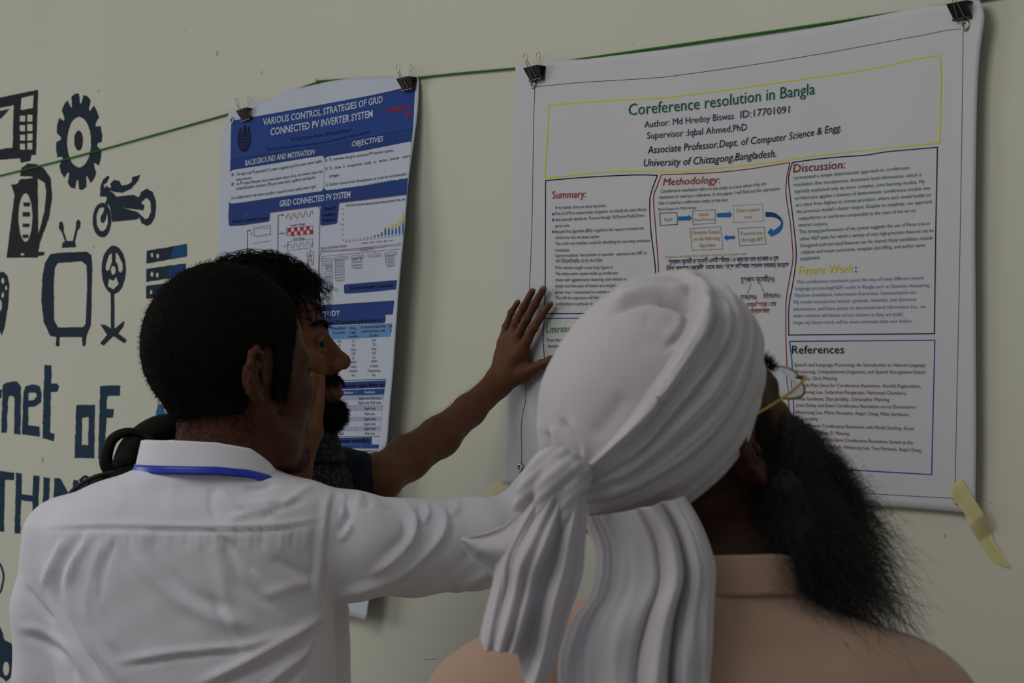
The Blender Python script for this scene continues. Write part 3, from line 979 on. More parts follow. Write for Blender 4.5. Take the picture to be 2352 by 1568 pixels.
K = (26, 28, 40)
PL.fill([v3([(262, 740), (280, 676), (288, 690), (284, 760), (300, 742), (314, 655), (330, 655), (343, 742), (356, 755), (346, 672), (358, 664), (372, 735), (376, 800), (362, 858), (338, 890), (314, 900), (290, 890), (268, 858), (254, 800)])], K, 3)
PL.line(v3([(264, 742), (371, 742)]), 0.9, BLUE, 4); PL.line(v3([(317, 742), (317, 825)]), 0.9, BLUE, 4)
PL.line(v3([(262, 826), (370, 822)]), 1.0, BLUE, 4)
PL.line(v3([(275, 770), (292, 764), (308, 770), (308, 806), (292, 800), (275, 806)]), 0.7, BLUE, 4, closed=True); PL.line(v3([(292, 764), (292, 800)]), 0.7, BLUE, 4)
a8 = [(343 + 15 * math.cos(t), 784 + 19 * math.sin(t)) for t in np.linspace(0, 6.283, 13)[:-1]]
PL.line(v3(a8), 0.8, BLUE, 4, closed=True)
for t in np.linspace(0, 6.283, 9)[:-1]:
    PL.line(v3([(343 + 5 * math.cos(t), 784 + 6 * math.sin(t)), (343 + 20 * math.cos(t), 784 + 26 * math.sin(t))]), 0.6, BLUE, 4)
for yy in (842, 856, 868):
    PL.line(v3([(285, yy), (300, yy - 5), (315, yy + 2), (330, yy - 5), (345, yy)]), 0.6, BLUE, 4, True)
PL.write('crest', banner, 'black university crest with an open book and a cogwheel')

# background and objectives
PL.band(v3([(192, 962), (500, 918), (1070, 835), (1070, 835.5)]), v3([(176, 1480), (600, 1420), (1040, 1330), (1064, 1326)]), BLUE2, 1, n=40, m=16)
PL.line(v3([(192, 962), (500, 918), (1070, 835), (1500, 750), (1836, 682)]), 0.9, (30, 52, 112), 2, True)
PL.band(v3([(186, 1066), (240, 1055), (600, 1000), (850, 957), (1038, 928)]), v3([(178, 1366), (250, 1358), (600, 1305), (850, 1275), (1032, 1246)]), (192, 197, 210), 2, (9, 8, 9, 8), 50, 10)
PL.text('BACKGROUND AND MOTIVATION', [(563, 380.8), (628, 368.8), (722.4, 354.8)], 12.5, WHT, bold=0.016, it=0.08)
for s, x0, y0, x1, y1, spc in [('The large scale PV generated DC power is supplied to grid for power system stability', 543, 403.7, 739.8, 372.6, 1), ('using inverter.', 542, 415.5, 579, 411, 1),
                               ('As PV output fluctuates due to intermittent nature of sun, the inverter output may', 543, 425.7, 741, 396, 1),
                               ('contain fluctuations, harmonics, EMI, poor power factor, significant switching loss.', 542, 436.4, 725, 409.6, 1),
                               ('So, a suitable inverter with robust controller is required to ensure quality power to grid.', 531, 458, 725.7, 430.8, 1)]:
    PL.text(s, [(x0, y0), (x0 + (x1 - x0) * .5, y0 + (y1 - y0) * .46), (x1, y1)], 7.4, INKD, sp=spc)
for x, y in ((213, 1105), (212, 1190)):
    PL.text('⊠', v3([(x - 10, y + 11), (x + 10, y + 8)]), 6.5, INKD)
PL.write('background_panel', posterL, 'blue framed box headed background and motivation')
PL.band(v3([(1070, 835), (1500, 750), (1836, 682)]), v3([(1064, 1326), (1500, 1262), (1778, 1222)]), BLUE2, 1, n=40, m=16)
PL.band(v3([(1040, 944), (1090, 936), (1400, 885), (1825, 800)]), v3([(1036, 1244), (1100, 1238), (1400, 1198), (1792, 1134)]), (192, 197, 210), 2, (8, 6, 8, 5), 50, 10)
PL.text('OBJECTIVES', [(808, 337), (880.6, 324)], 12.5, WHT, bold=0.016, it=0.15)
for s, x0, y0, x1, y1, spc in [('To overview the grid connected PV inverter system.', 755, 370, 903.6, 347.9, 1), ('To draw a comparative study on various inverter contro', 755.6, 390, 942, 361, 2.6),
                               ('strategies.', 756, 407.8, 779.8, 404.5, 1), ('So further research and development on it can be recommended.', 748, 428, 935, 402, 1)]:
    PL.text(s, [(x0, y0), (x0 + (x1 - x0) * .5, y0 + (y1 - y0) * .47), (x1, y1)], 7.4, INKD, sp=spc)
for x, y in ((1055, 975), (1057, 1050)):
    PL.text('⊠', v3([(x - 7, y + 11), (x + 7, y + 9)]), 6.5, INKD)
PL.write('objectives_panel', posterL, 'blue framed box headed objectives')

# grid connected PV system band
PL.band(v4([(180, 186), (250, 180), (600, 128), (1034, 70), (1400, 15), (1788, -46)]), v4([(174, 300), (240, 288), (550, 266), (1000, 206), (1165, 180), (1780, 104)]), BLUE2, 2, (8, 0, 0, 0), 60, 8)
PL.line(v4([(548, 268), (1000, 207), (1165, 181), (1780, 104)]), 0.9, (150, 74, 60), 3)
PL.text('GRID CONNECTED PV SYSTEM', [(642, 474.7), (735, 462.4), (804.6, 453)], 14.5, WHT, bold=0.018)
PL.write('section_banner', posterL, 'blue banner across the middle of the sheet')

# controller diagram
PL.band(v4([(174, 296), (300, 288), (547, 262)]), v4([(178, 388), (300, 381), (540, 346)]), BLUE2, 3, (0, 0, 4, 4), 24, 6)
PL.text('Inverter Controller System', [(533.6, 512), (575, 508), (614, 503.7)], 8, (26, 28, 52), 4, bold=0.02)
PL.line(v4([(972, 212), (995, 222), (1000, 240), (990, 600), (982, 1060)]), 1.0, RBR, 2)
sn = lambda x0, x1, f, n: [(x, f((x - x0) / (x1 - x0))) for x in np.linspace(x0, x1, n)]
RED = (150, 40, 44)
PL.line(v4(sn(692, 936, lambda t: 305 - t * 28 - 37 * math.sin(2 * math.pi * t * 4.6 - 0.55), 70)), 1.0, RED, 2, True)
PL.text('Inverter Voltage', [(667, 520.5), (700, 516.5)], 6, INKD); PL.text('Grid Voltage', [(672.6, 552), (699, 548.8)], 6, INKD)
for r in range(2):
    for c in range(8):
        if (r + c) % 2 == 0:
            x0, x1 = 708 + 28 * c, 736 + 28 * c
            t0, t1 = c / 8, (c + 1) / 8
            PL.fill([v4([(x0, 408 - 23 * t0 + 35 * r), (x1, 408 - 23 * t1 + 35 * r), (x1, 443 - 23 * t1 + 35 * r), (x0, 443 - 23 * t0 + 35 * r)])], (184, 44, 48), 2)
PL.line(v4([(708, 408), (932, 385), (932, 455), (708, 478)]), 0.6, GRAY, 3, closed=True)
PL.line(v4([(705, 530), (932, 503), (932, 580), (705, 607)]), 0.6, GRAY, 2, closed=True)
PL.line(v4(sn(706, 931, lambda t: 568 - t * 24 - 32 * math.sin(2 * math.pi * t * 4.1 - 0.3), 66)), 0.8, (120, 44, 48), 2, True)
PL.line(v4([(402, 403), (550, 380), (550, 460), (405, 480)]), 0.7, GRAY, 2, closed=True)
PL.line(v4(sn(404, 549, lambda t: 420 - t * 22 - 6 * math.sin(2 * math.pi * t * 8), 60)), 0.7, (140, 60, 60), 2, True)
PL.line(v4([(398, 546), (552, 519)]), 0.8, RED, 2)
for l in ([(345, 640), (345, 430), (366, 428)], [(618, 640), (622, 293), (662, 287)], [(622, 458), (655, 454)]):
    PL.line(v4(l), 1.1, INKD, 2)
for x, y in ((376, 427), (674, 286), (668, 453)):
    PL.fill([v4([(x, y), (x - 16, y - 8), (x - 14, y + 9)])], INKD, 2)
for yv in (410, 430, 450, 470):
    PL.text('200', v4([(690, yv), (706, yv - 2)]), 2.6, INKD)
for x, y in ((440, 492), (478, 486), (512, 480), (548, 470), (764, 486), (820, 480), (874, 474), (926, 468), (818, 602), (872, 596)):
    PL.text('0.2', v4([(x - 8, y), (x + 8, y - 2)]), 2.6, INKD)
PL.text('(V)', v4([(372, 470), (388, 462)]), 5, INKD); PL.text('(V)', v4([(674, 464), (690, 458)]), 5, INKD); PL.text('(V)', v4([(674, 580), (690, 574)]), 5, INKD)
PL.line(v4([(882, 628), (938, 620), (940, 735), (884, 742)]), 0.7, GRAY, 2, closed=True)
PL.line(v4([(895, 735), (906, 640), (915, 640), (928, 733)]), 0.8, INKD, 2); PL.line(v4([(890, 660), (932, 655)]), 0.8, INKD, 2); PL.line(v4([(893, 690), (930, 700)]), 0.7, INKD, 2)
PL.text('Grid', v4([(897, 614), (922, 610)]), 3.2, INKD)
for x0_, y0_, s_ in ((520, 640, 'PV Array'), (580, 634, 'DC-DC'), (640, 628, 'Inverter'), (690, 622, 'Filter'), (560, 672, 'MPPT'), (650, 662, 'Controller')):
    PL.line([(x0_, y0_), (x0_ + 34, y0_ - 4), (x0_ + 34, y0_ + 16), (x0_, y0_ + 20)], 0.7, GRAY, 2, closed=True)
    PL.text(s_, [(x0_ + 3, y0_ + 11), (x0_ + 31, y0_ + 7.5)], 5, INKD)
    PL.line([(x0_ + 34, y0_ + 6), (x0_ + 46, y0_ + 4.8)], 0.8, INKD, 2)
PL.write('controller_diagram', posterL, 'red wave and checkered voltage diagrams')

# capacity chart
PL.band(v4([(1005, 196), (1168, 176)]), v4([(1002, 386), (1150, 366)]), BLUE2, 3, (3, 2, 5, 5), 20, 8)
for s, a, b, c, d in (('Global PV', 1032, 250, 1140, 240), ('Installation', 1020, 305, 1143, 290), ('Evaluation', 1020, 352, 1138, 340)):
    PL.text(s, v4([(a, b), (c, d)]), 8, (26, 28, 52), 4, bold=0.02)
PL.text('EVOLUTION OF GLOBAL ANNUAL SOLAR PV INSTALLED CAPACITY 2000 - 2016', [(794, 474.3), (862, 468), (930, 459.5)], 4.4, INKD, bold=0.015)
for k, yv in enumerate((233, 280, 327, 374, 421, 468, 515)):
    PL.text(str(120 - 20 * k), v4([(1197, yv + 6), (1212, yv + 4)]), 3.0, INKD)
PL.text('GW', v4([(1180, 380), (1190, 378)]), 4, INKD)
hts = [2, 2, 2, 2, 3, 3, 4, 6, 17, 20, 40, 75, 71, 90, 99, 124, 187]
for k, hh in enumerate(hts):
    x = 1235 + 31.9 * k; y = 515 - 60 * (k / 16)
    wd = 7.0 if k > 7 else 7
    fr = [1.0] if k < 8 else [0.0, 0.78, 0.9, 1.0] if k < 11 else [0.0, 0.5 if k > 12 else 0.75, 0.62 if k > 12 else 0.85, 1.0]
    if k < 8:
        PL.fill([v4([(x - wd, y - hh), (x + wd, y - hh - 1), (x + wd, y), (x - wd, y)])], (50, 70, 90), 2)
    else:
        for (f0, f1), cc in zip(zip(fr, fr[1:]), ((38, 104, 170), (200, 140, 60), (206, 186, 60))):
            PL.fill([v4([(x - wd, y - hh * f1), (x + wd, y - hh * f1), (x + wd, y - hh * f0), (x - wd, y - hh * f0)])], cc, 2)
    PL.text(str(2000 + k), v4([(x - 10, y + 20), (x + 10, y + 16)]), 2.6, INKD)
PL.text('▪EUROPE   ▪APAC   ▪CHINA   ▪MEA   ▪RoW', v4([(1370, 548), (1655, 522)]), 3.0, INKD, bold=0.01)
PL.text('Source: SolarPower Europe', [(736, 573), (795.6, 566.6)], 6.4, INKD, it=0.15)
PL.line(v4([(1000, 612), (1350, 590), (1725, 544)]), 1.2, (176, 96, 60), 2)
PL.write('capacity_chart', posterL, 'rising bar chart of solar capacity in blue and yellow')

# organisation chart
PL.line(v4([(985, 1100), (992, 660), (1010, 622), (1300, 606), (1718, 560)]), 0.9, RBR, 2)
ob = [((1360, 583), (1482, 572), 29, 'Inverter Controllers'), ((1008, 682), (1110, 672), 27, 'Linear Controllers'), ((1127, 668), (1250, 658), 26, 'Non Linear Controller'), ((1277, 655), (1393, 645), 26, 'Robust Controller'),
      ((1430, 641), (1550, 630), 28, 'Adaptive Controller'), ((1580, 630), (1690, 617), 27, 'Predictive Controller'), ((1030, 722), (1110, 714), 24, 'Classical Controller'),
      ((1045, 746), (1110, 740), 30, 'Proportional PI'), ((1045, 788), (1110, 782), 58, 'Proportional'), ((1045, 852), (1110, 847), 46, 'Controller'), ((1045, 912), (1110, 907), 72, 'Resonant'),
      ((1035, 992), (1110, 988), 44, 'Feedback Controller'), ((1030, 1052), (1110, 1046), 48, 'Linear Quadratic'), ((1143, 698), (1215, 691), 35, 'Sliding mode'), ((1143, 748), (1215, 741), 84, 'Partial Feedback'),
      ((1143, 850), (1215, 843), 36, 'Hysteresis'), ((1300, 683), (1378, 676), 36, 'H infinity'), ((1300, 737), (1378, 731), 36, 'Mu synthesis'), ((1600, 659), (1668, 651), 36, 'Dead beat'), ((1600, 707), (1668, 699), 48, 'Model Predictive')]
for (x0, y0), (x1, y1), hh, s in ob:
    PL.line(v4([(x0, y0), (x1, y1), (x1, y1 + hh), (x0, y0 + hh)]), 0.55, GRAY, 2, closed=True)
    nl = max(1, int(hh / 15))
    for j in range(nl):
        w_ = s.split(' ') if nl > 1 else [s]
        f_ = (j + 0.72) / nl * hh
        PL.text(w_[j % len(w_)], v4([(x0 + 10, y0 + f_), (x1 - 10, y1 + f_)]), 2.5, INKD, 3)
PL.line(v4([(1013, 680), (1013, 662), (1420, 622), (1640, 601), (1720, 593)]), 0.6, INKD, 2)
for a, b in (((1187, 645), (1187, 664)), ((1340, 630), (1340, 651)), ((1490, 615), (1490, 637)), ((1637, 602), (1637, 624)), ((1422, 606), (1422, 622)), ((1016, 708), (1014, 1080)), ((1136, 692), (1134, 864)),
             ((1287, 680), (1286, 755)), ((1588, 655), (1587, 722))):
    PL.line(v4([a, b]), 0.5, INKD, 2)
for x, y in ((1135, 712), (1135, 790), (1135, 862), (1286, 700), (1286, 755), (1587, 676), (1587, 722), (1015, 735), (1030, 815), (1015, 1014), (1014, 1072)):
    PL.line(v4([(x, y), (x + 14, y - 1)]), 0.5, INKD, 2)
PL.band(v4([(1214, 914), (1450, 894), (1691, 874)]), v4([(1216, 997), (1450, 981), (1682, 958)]), BLUE2, 2, (4, 0, 4, 0), 24, 6)
PL.text('Various Inverter Controller', [(801, 665.5), (903.5, 658.5)], 8.8, (24, 26, 46), 3, bold=0.02)
PL.write('organisation_chart', posterL, 'tree of small boxes above a blue caption')

# case study
PL.band([(498, 716), (620, 711), (735, 702), (905.5, 690.6)], [(497, 748), (620, 740), (735, 731), (902, 722)], BLUE2, 1, n=40, m=6)
PL.line([(735, 701.6), (905.5, 690.2)], 0.8, (90, 70, 90), 2)
PL.text('CASE STUDY', [(700, 731.4), (781, 724.5)], 12.5, WHT, 2, bold=0.016)
PL.write('section_banner', posterL, 'blue banner lower down beside the nose of the curly haired man')
PL.band([(610, 738), (740, 729.8), (885.4, 722.6)], [(610, 756), (740, 747.4), (884.4, 741.4)], BLUE2, 2, (0, 4, 0, 4), 24, 6)
PL.text('Grid connected PV inverter performance', [(701, 749.6), (760, 745.4), (877, 737.8)], 9, (24, 26, 46), 3, bold=0.02)
for k_ in range(9):
    PL.text(('MPPT', 'Switching', 'Power factor', 'Phase', 'Level', 'Modulation', 'Structure', 'Tool', 'Islanding')[k_], [(520, 804 + 10.6 * k_), (560, 802.5 + 10.6 * k_)], 6, INKD)
    PL.text(('2.1', '3.2', 'Unity', '1', '2-L', 'SPWM', 'Simple', 'Lab', 'Yes')[k_], [(640, 799 + 10.6 * k_), (656, 798.5 + 10.6 * k_)], 6, INKD)
PL.band([(512, 762), (580, 759.5), (641, 756)], [(512, 794), (580, 791), (641, 788)], LBL, 1, n=14, m=5)
PL.band([(640, 756), (760, 748.6), (901, 742)], [(640, 788), (760, 780), (897, 772.6)], LBL, 1, n=24, m=5)
for s, a, b, c, d in [('Fuzzy-Based', 163, 287, 272, 280), ('PI controller', 167, 325, 270, 320), ('Fuzzy', 310, 283, 363, 281), ('Logic', 315, 320, 362, 318), ('Controller', 297, 355, 382, 352),
                      ('PI controller based PVG', 408, 275, 618, 268), ('connected inverter with', 413, 310, 612, 303), ('LCL filter', 478, 347, 555, 345), ('Acti', 648, 265, 672, 263), ('po', 655, 302, 669, 300)]:
    PL.text(s, v5([(a, b), (c, d)]), 6.0, INKD)


def centred(s, x, y, wf=0.62, h=6.0, col=INKD, **k):
    V2, _ = glyphs(s)
    wpx = np.ptp(V2[:, 0]) / 0.7 * h * wf
    cx, cy = v5([(x, y)])[0]
    PL.text(s, [(cx - wpx / 2, cy + 0.3), (cx + wpx / 2, cy - 0.3)], h, col, **k)


for s, y in (('2.5', 393), ('3.5', 430), ('Unity', 467), ('3-Ø', 502), ('3-L', 540), ('PWM', 577), ('Simple', 613), ('Simulink', 650), ('No', 688)):
    centred(s, 340, y)
for s, y in (('N/A', 388), ('2.0', 423), ('Unity', 462), ('3-Ø', 497), ('3-L', 533), ('PWM', 570), ('Complex', 607), ('Programming', 647), ('No', 685)):
    centred(s, 517, y)
for s, y in (('N/A', 398), ('3.0', 434)):
    centred(s, 218, y)
for x in (285, 395, 632):
    PL.line(v5([(x, 240), (x - 2, 370)]), 0.5, (150, 180, 220), 2)
PL.line(v5([(140, 728), (270, 721), (622, 711)]), 1.2, INKD, 2)
PL.write('performance_table', posterL, 'light blue headed table of inverter performance')
PL.band([(512, 884), (640, 882), (747, 879.6)], [(512, 897), (640, 896), (747, 895.6)], BLUE2, 1, n=20, m=4)
PL.band(v5([(100, 745), (285, 735), (620, 722)]), v5([(100, 805), (285, 796), (612, 782)]), BLUE2, 1, n=20, m=4)
PL.text('controller, inverter type, filter typ', v5([(60, 792), (298, 782), (612, 772)]), 8.4, (24, 26, 46), 3, bold=0.02)
PL.band([(512, 899), (640, 898), (747, 897.5)], [(512, 911), (640, 910.5), (747, 909.3)], BLUE, 1, n=20, m=4)
PL.band(v5([(100, 812), (290, 804), (611, 790)]), v5([(100, 856), (290, 851), (604, 842)]), BLUE, 1, n=20, m=4)
PL.text('Platform', v5([(262, 839), (340, 836)]), 6, WHT, bold=0.015); PL.text('Feedback', v5([(440, 833), (527, 830)]), 6, WHT, bold=0.015)
ys = [(855, 845), (894, 887), (935, 930), (987, 983), (1036, 1033), (1075, 1072), (1117, 1116), (1158, 1157), (1199, 1199)]
for k in range(8):
    xr = 604 - k * 5
    PL.band([(512, 680 + ys[k][0] / 3.733 + 1), (736.5, 680 + ys[k][0] / 3.733)], [(512, 680 + ys[k + 1][0] / 3.733 + 1), (736.5, 680 + ys[k + 1][0] / 3.733)], (160, 167, 188) if k % 2 == 0 else (190, 196, 210), 1, n=20, m=4)
    for tx, ts_ in ((560, 'PI'), (625, 'LCL'), (690, 'Full bridge')):
        PL.text(ts_, [(tx - 12, 680 + (ys[k][0] + 30) / 3.733), (tx + 12, 680 + (ys[k][0] + 30) / 3.733)], 5.5, INKD)
    PL.band(v5([(60, ys[k][0]), (xr, ys[k][1])]), v5([(60, ys[k + 1][0]), (xr - 5, ys[k + 1][1])]), (160, 167, 188) if k % 2 == 0 else (190, 196, 210), 1, n=20, m=4)
for s, a, b, c in [('Single Loop, Multi Loop', 383, 885, 575), ('Single Loop, Multi Loop', 383, 923, 575), ('Single Loop', 433, 972, 530), ('Multi Loop', 440, 1020, 523),
                   ('Single Loop', 433, 1063, 530), ('Single Loop', 433, 1105, 530), ('Single Loop', 433, 1146, 530), ('Multi Loop', 440, 1188, 523)]:
    PL.text(s, v5([(a, b), (c, b - 3)]), 6.2, INKD)
for y in (1063, 1105, 1147, 1188):
    PL.text('Digital', v5([(203, y), (257, y - 1)]), 6.2, INKD)
PL.line(v5([(370, 800), (366, 1200)]), 0.4, (180, 190, 215), 2)
PL.write('filter_table', posterL, 'striped table of feedback loops with a blue heading')
PL.band([(512, 1005), (731, 1005.2)], [(512, 1018), (731, 1018.6)], BLUE2, 1, n=20, m=4)
PL.band([(512, 1020), (731, 1019.8)], [(512, 1029), (731, 1029)], BLUE, 1, n=20, m=4)
for k_, row_ in enumerate(('Control', 'Response', 'Harmonics', 'Cost')):
    for x_, s_ in ((545, row_), (610, 'Fast'), (675, 'Low'), (745, 'Medium'), (815, 'High')):
        if k_ or x_ < 700:
            PL.text(s_, [(x_ - 14, 1045 + 22 * k_), (x_ + 14, 1045.5 + 22 * k_)], 6, INKD)
    PL.line([(512, 1053 + 22 * k_), (840 - 6 * k_, 1053 + 22 * k_)], 0.6, (150, 160, 185), 2)
PL.line(v5([(60, 1200), (300, 1203), (567, 1203)]), 0.9, INKD, 2)
PL.band(v5([(40, 1214), (300, 1212), (501, 1208)]), v5([(40, 1264), (300, 1266), (498, 1270)]), BLUE2, 1, (0, 3, 0, 3), 20, 4)
PL.text('Different inverter controllers', v5([(75, 1258), (180, 1255), (478, 1251)]), 8.8, (24, 26, 46), 3, bold=0.02)
PL.band(v5([(40, 1268), (300, 1269), (560, 1271)]), v5([(40, 1303), (300, 1304), (557, 1306)]), BLUE, 1, n=20, m=4)
PL.text('SVPWM based', v5([(422, 1342), (545, 1338)]), 6.4, INKD); PL.text('Frequency', v5([(220, 1364), (332, 1360)]), 6.4, INKD)
PL.line(v5([(408, 1270), (406, 1480)]), 0.5, (180, 190, 215), 2)
PL.write('controller_table', posterL, 'lowest table with a blue heading, half behind the dark sleeve')

# ------------------------------------------------------------------ rope, nail, clips, tape
M_rope = mat('green_twine', lin((52, 112, 30)), 0.7, 0.2, noise=0.25, nscale=300)
rp = [(-60, 418), (0, 403.5), (120, 374), (250, 339), (390, 300), (525, 262), (563, 252), (640, 223), (705, 197), (739, 186), (790, 183), (860, 182), (937, 180), (962, 178), (1060, 168), (1185, 157), (1228, 150),
      (1345, 134), (1470, 116), (1558, 103.5), (1760, 74), (1950, 46), (2120, 20), (2205, 8), (2290, -6), (2420, -28)]
rp = polyline(rp, 900)
d = wallpt(rp[:, 0], rp[:, 1], 0.004)
L = np.r_[0, np.cumsum(np.linalg.norm(np.diff(d, axis=0), axis=1))]
n_ = int(L[-1] / 0.0016)
d = np.stack([np.interp(np.linspace(0, L[-1], n_), L, d[:, i]) for i in range(3)], 1)
ph = np.linspace(0, L[-1], n_) / 0.0105 * 2 * np.pi
pp = []
for k in (0, 1):
    o_ = np.stack([0 * ph, np.cos(ph + math.pi * k), np.sin(ph + math.pi * k)], 1) * 0.0010
    pp.append(tube(d + o_, 0.00125, 6))
Vr, Fr = join(pp)
rope = tag(make('rope', Vr, Fr, M_rope, loc=d[len(d) // 2]), 'thin green twisted rope strung across the wall, posters clipped to it', 'rope')
c = wallpt(740, 187, 0.0)
Vn, Fn = tube([c, c + np.array([0, -0.012, 0.001]), c + np.array([0, -0.0125, 0.001])], [0.0016, 0.0016, 0.0034], 10)
tag(make('nail', Vn, Fn, mat('nail_white', lin((205, 205, 195)), 0.5, 0.4), loc=c), 'small pale nail in the wall carrying the rope above the blue poster', 'nail')

M_clip = mat('clip_black', lin((22, 22, 25)), 0.35, 0.5)
M_wire = mat('clip_wire', lin((176, 168, 140)), 0.28, 0.5, metal=0.85)


def binder_clip(px, py, off, label, tilt, s=1.0):
    """spring steel clip: spine on top, jaws down; two wire handles folded up"""
    c = wallpt(px, py, off)
    e = empty('binder_clip', c, label, 'clip', 'binder clips on the rope')
    ct, st = math.cos(tilt), math.sin(tilt)
    X, Y, Z = np.array([ct, 0, st]), np.array([0, -1.0, 0]), np.array([-st, 0, ct])
    W = 0.0155 * s

    def g(x, y, z):
        return c + X * x * s + Y * y * s + Z * z * s
    prof = [(0.0015, -0.017), (0.0032, -0.0165), (0.0155, 0.0008), (0.0150, 0.0022), (0.0125, 0.0026), (-0.0030, 0.0026), (-0.0046, 0.0018), (-0.0048, 0.0004), (-0.0008, -0.0165), (0.0010, -0.017)]
    inn = [(0.0012, -0.0150), (0.0024, -0.0150), (0.0140, 0.0006), (0.0138, 0.0014), (0.0123, 0.0016), (-0.0028, 0.0016), (-0.0038, 0.0012), (-0.0038, 0.0004), (-0.0004, -0.0150), (0.0006, -0.0150)]
    V = []
    for x in (-W / s, W / s):
        for a, b in prof + inn:
            V.append(g(x * (1.0 if b > -0.01 else 0.93), a, b))
    n = len(prof); F = []
    for i in range(n):
        j = (i + 1) % n
        F.append([i, j, 2 * n + j, 2 * n + i]); F.append([n + j, n + i, 3 * n + i, 3 * n + j])
        F.append([i, n + i, n + j, j]); F.append([2 * n + i, 2 * n + j, 3 * n + j, 3 * n + i])
    ps = [(np.array(V), F)]
    for x0, x1 in ((-0.0145, -0.0068), (-0.0045, 0.0045), (0.0068, 0.0145)):
        ps.append(tube([g(x0, 0.0038, -0.0172), g(x1, 0.0038, -0.0172)], 0.0021 * s, 10))
        ps.append(tube([g(x0, -0.0012, -0.0172), g(x1, -0.0012, -0.0172)], 0.0017 * s, 8))
    Vb, Fb_ = join(ps)
    make('body', Vb, Fb_, M_clip, e, smooth=False)
    for base, tipd, name in (((0.0045, -0.0172), (0.024, 0.022), 'front'), ((-0.0016, -0.0172), (-0.0030, 0.026), 'rear')):
        (y0, zz0), (y1, z1_) = base, tipd
        pts = [(-0.0092, 0.0), (-0.0056, 0.0), (-0.0050, 0.12), (-0.0022, 0.66), (-0.0040, 0.80), (-0.0048, 0.90), (-0.0026, 0.985), (0, 1.0), (0.0026, 0.985), (0.0048, 0.90), (0.0040, 0.80), (0.0022, 0.66), (0.0050, 0.12), (0.0056, 0.0), (0.0092, 0.0)]
        bow = lambda t: 0.0035 * math.sin(math.pi * t) if name == 'front' else 0.001
        P3 = np.array([g(x, y0 + (y1 - y0) * t + bow(t), zz0 + (z1_ - zz0) * t) for x, t in pts])
        Vh, Fh = tube(spline(P3, 60), 0.00062 * s, 6)
        make('handle', Vh, Fh, M_wire, e)
    return e


binder_clip(569, 255, 0.010, 'black binder clip on the left top corner of the blue headed poster', math.radians(6))
binder_clip(940, 183, 0.012, 'black binder clip on the right top corner of the blue headed poster', math.radians(2))
binder_clip(1234, 158, 0.013, 'black binder clip on the left top corner of the big white poster', math.radians(3))
binder_clip(2214, 12, 0.016, 'black binder clip at the far right end of the rope, cut by the picture top', math.radians(2), 1.0)

# masking tape at the lower right corner, glue stain at the lower left corner
M_tape = bpy.data.materials.new('masking_tape'); M_tape.use_nodes = True
nt = M_tape.node_tree; bs = nt.nodes['Principled BSDF']
bs.inputs['Base Color'].default_value = lin((214, 206, 138)); bs.inputs['Roughness'].default_value = 0.45
bs.inputs['Alpha'].default_value = 0.72
nz = nt.nodes.new('ShaderNodeTexNoise'); nz.inputs['Scale'].default_value = 60
bp = nt.nodes.new('ShaderNodeBump'); bp.inputs['Strength'].default_value = 0.2
nt.links.new(nz.outputs['Fac'], bp.inputs['Height']); nt.links.new(bp.outputs['Normal'], bs.inputs['Normal'])
tz = lambda l: [(2080 + x / 5.228, 1040 + y / 5.228) for x, y in l]
la, lb = spline(tz([(520, 425), (575, 560), (690, 700), (770, 880), (870, 1060), (960, 1190), (1045, 1300), (1195, 1370)]), 40), spline(tz([(660, 298), (740, 420), (850, 590), (930, 720), (1000, 860), (1050, 1020), (1130, 1170), (1262, 1372)]), 40)
u = np.linspace(0, 1, 9)
q = la[:, None] * (1 - u[None, :, None]) + lb[:, None] * u[None, :, None]
v_ = np.linspace(0, 1, 40)[:, None]
ofr = offR(q[..., 0], q[..., 1])
o_ = np.where(v_ < 0.42, ofr + 0.0042, 0) + np.where(v_ >= 0.42, 0.0022 + np.clip((0.62 - v_) / 0.2, 0, 1) * (ofr + 0.0022), 0) + 0.0012 * np.exp(-((u[None] - 0.55 - 0.3 * v_) / 0.08) ** 2) * (v_ > 0.4)
Vt = wallpt(q[..., 0], q[..., 1], o_).reshape(-1, 3)
Ft = face_room(Vt, [[i * 9 + j, i * 9 + j + 1, (i + 1) * 9 + j + 1, (i + 1) * 9 + j] for i in range(39) for j in range(8)])
tag(make('tape_strip', Vt, Ft, M_tape, loc=Vt.mean(0)), 'strip of yellowed masking tape holding the lower right corner of the big poster', 'tape')
V2, F2 = fill_2d([soften([(1105, 1140), (1128, 1112), (1165, 1085), (1180, 1100), (1190, 1140), (1150, 1150), (1120, 1152)], 1.5)])
V3 = wallpt(V2[:, 0], V2[:, 1], 0.0006)
o = make('glue_stain', V3, face_room(V3, F2), mat('glue', lin((206, 198, 158)), 0.5, 0.3, noise=0.2, nscale=60), wall, smooth=False)
o['label'] = 'yellowish glue stain under the poster corner'

# ------------------------------------------------------------------ people: shared builders (camera-aligned metres)
def px2m(r, d):
    return r / FPX * d


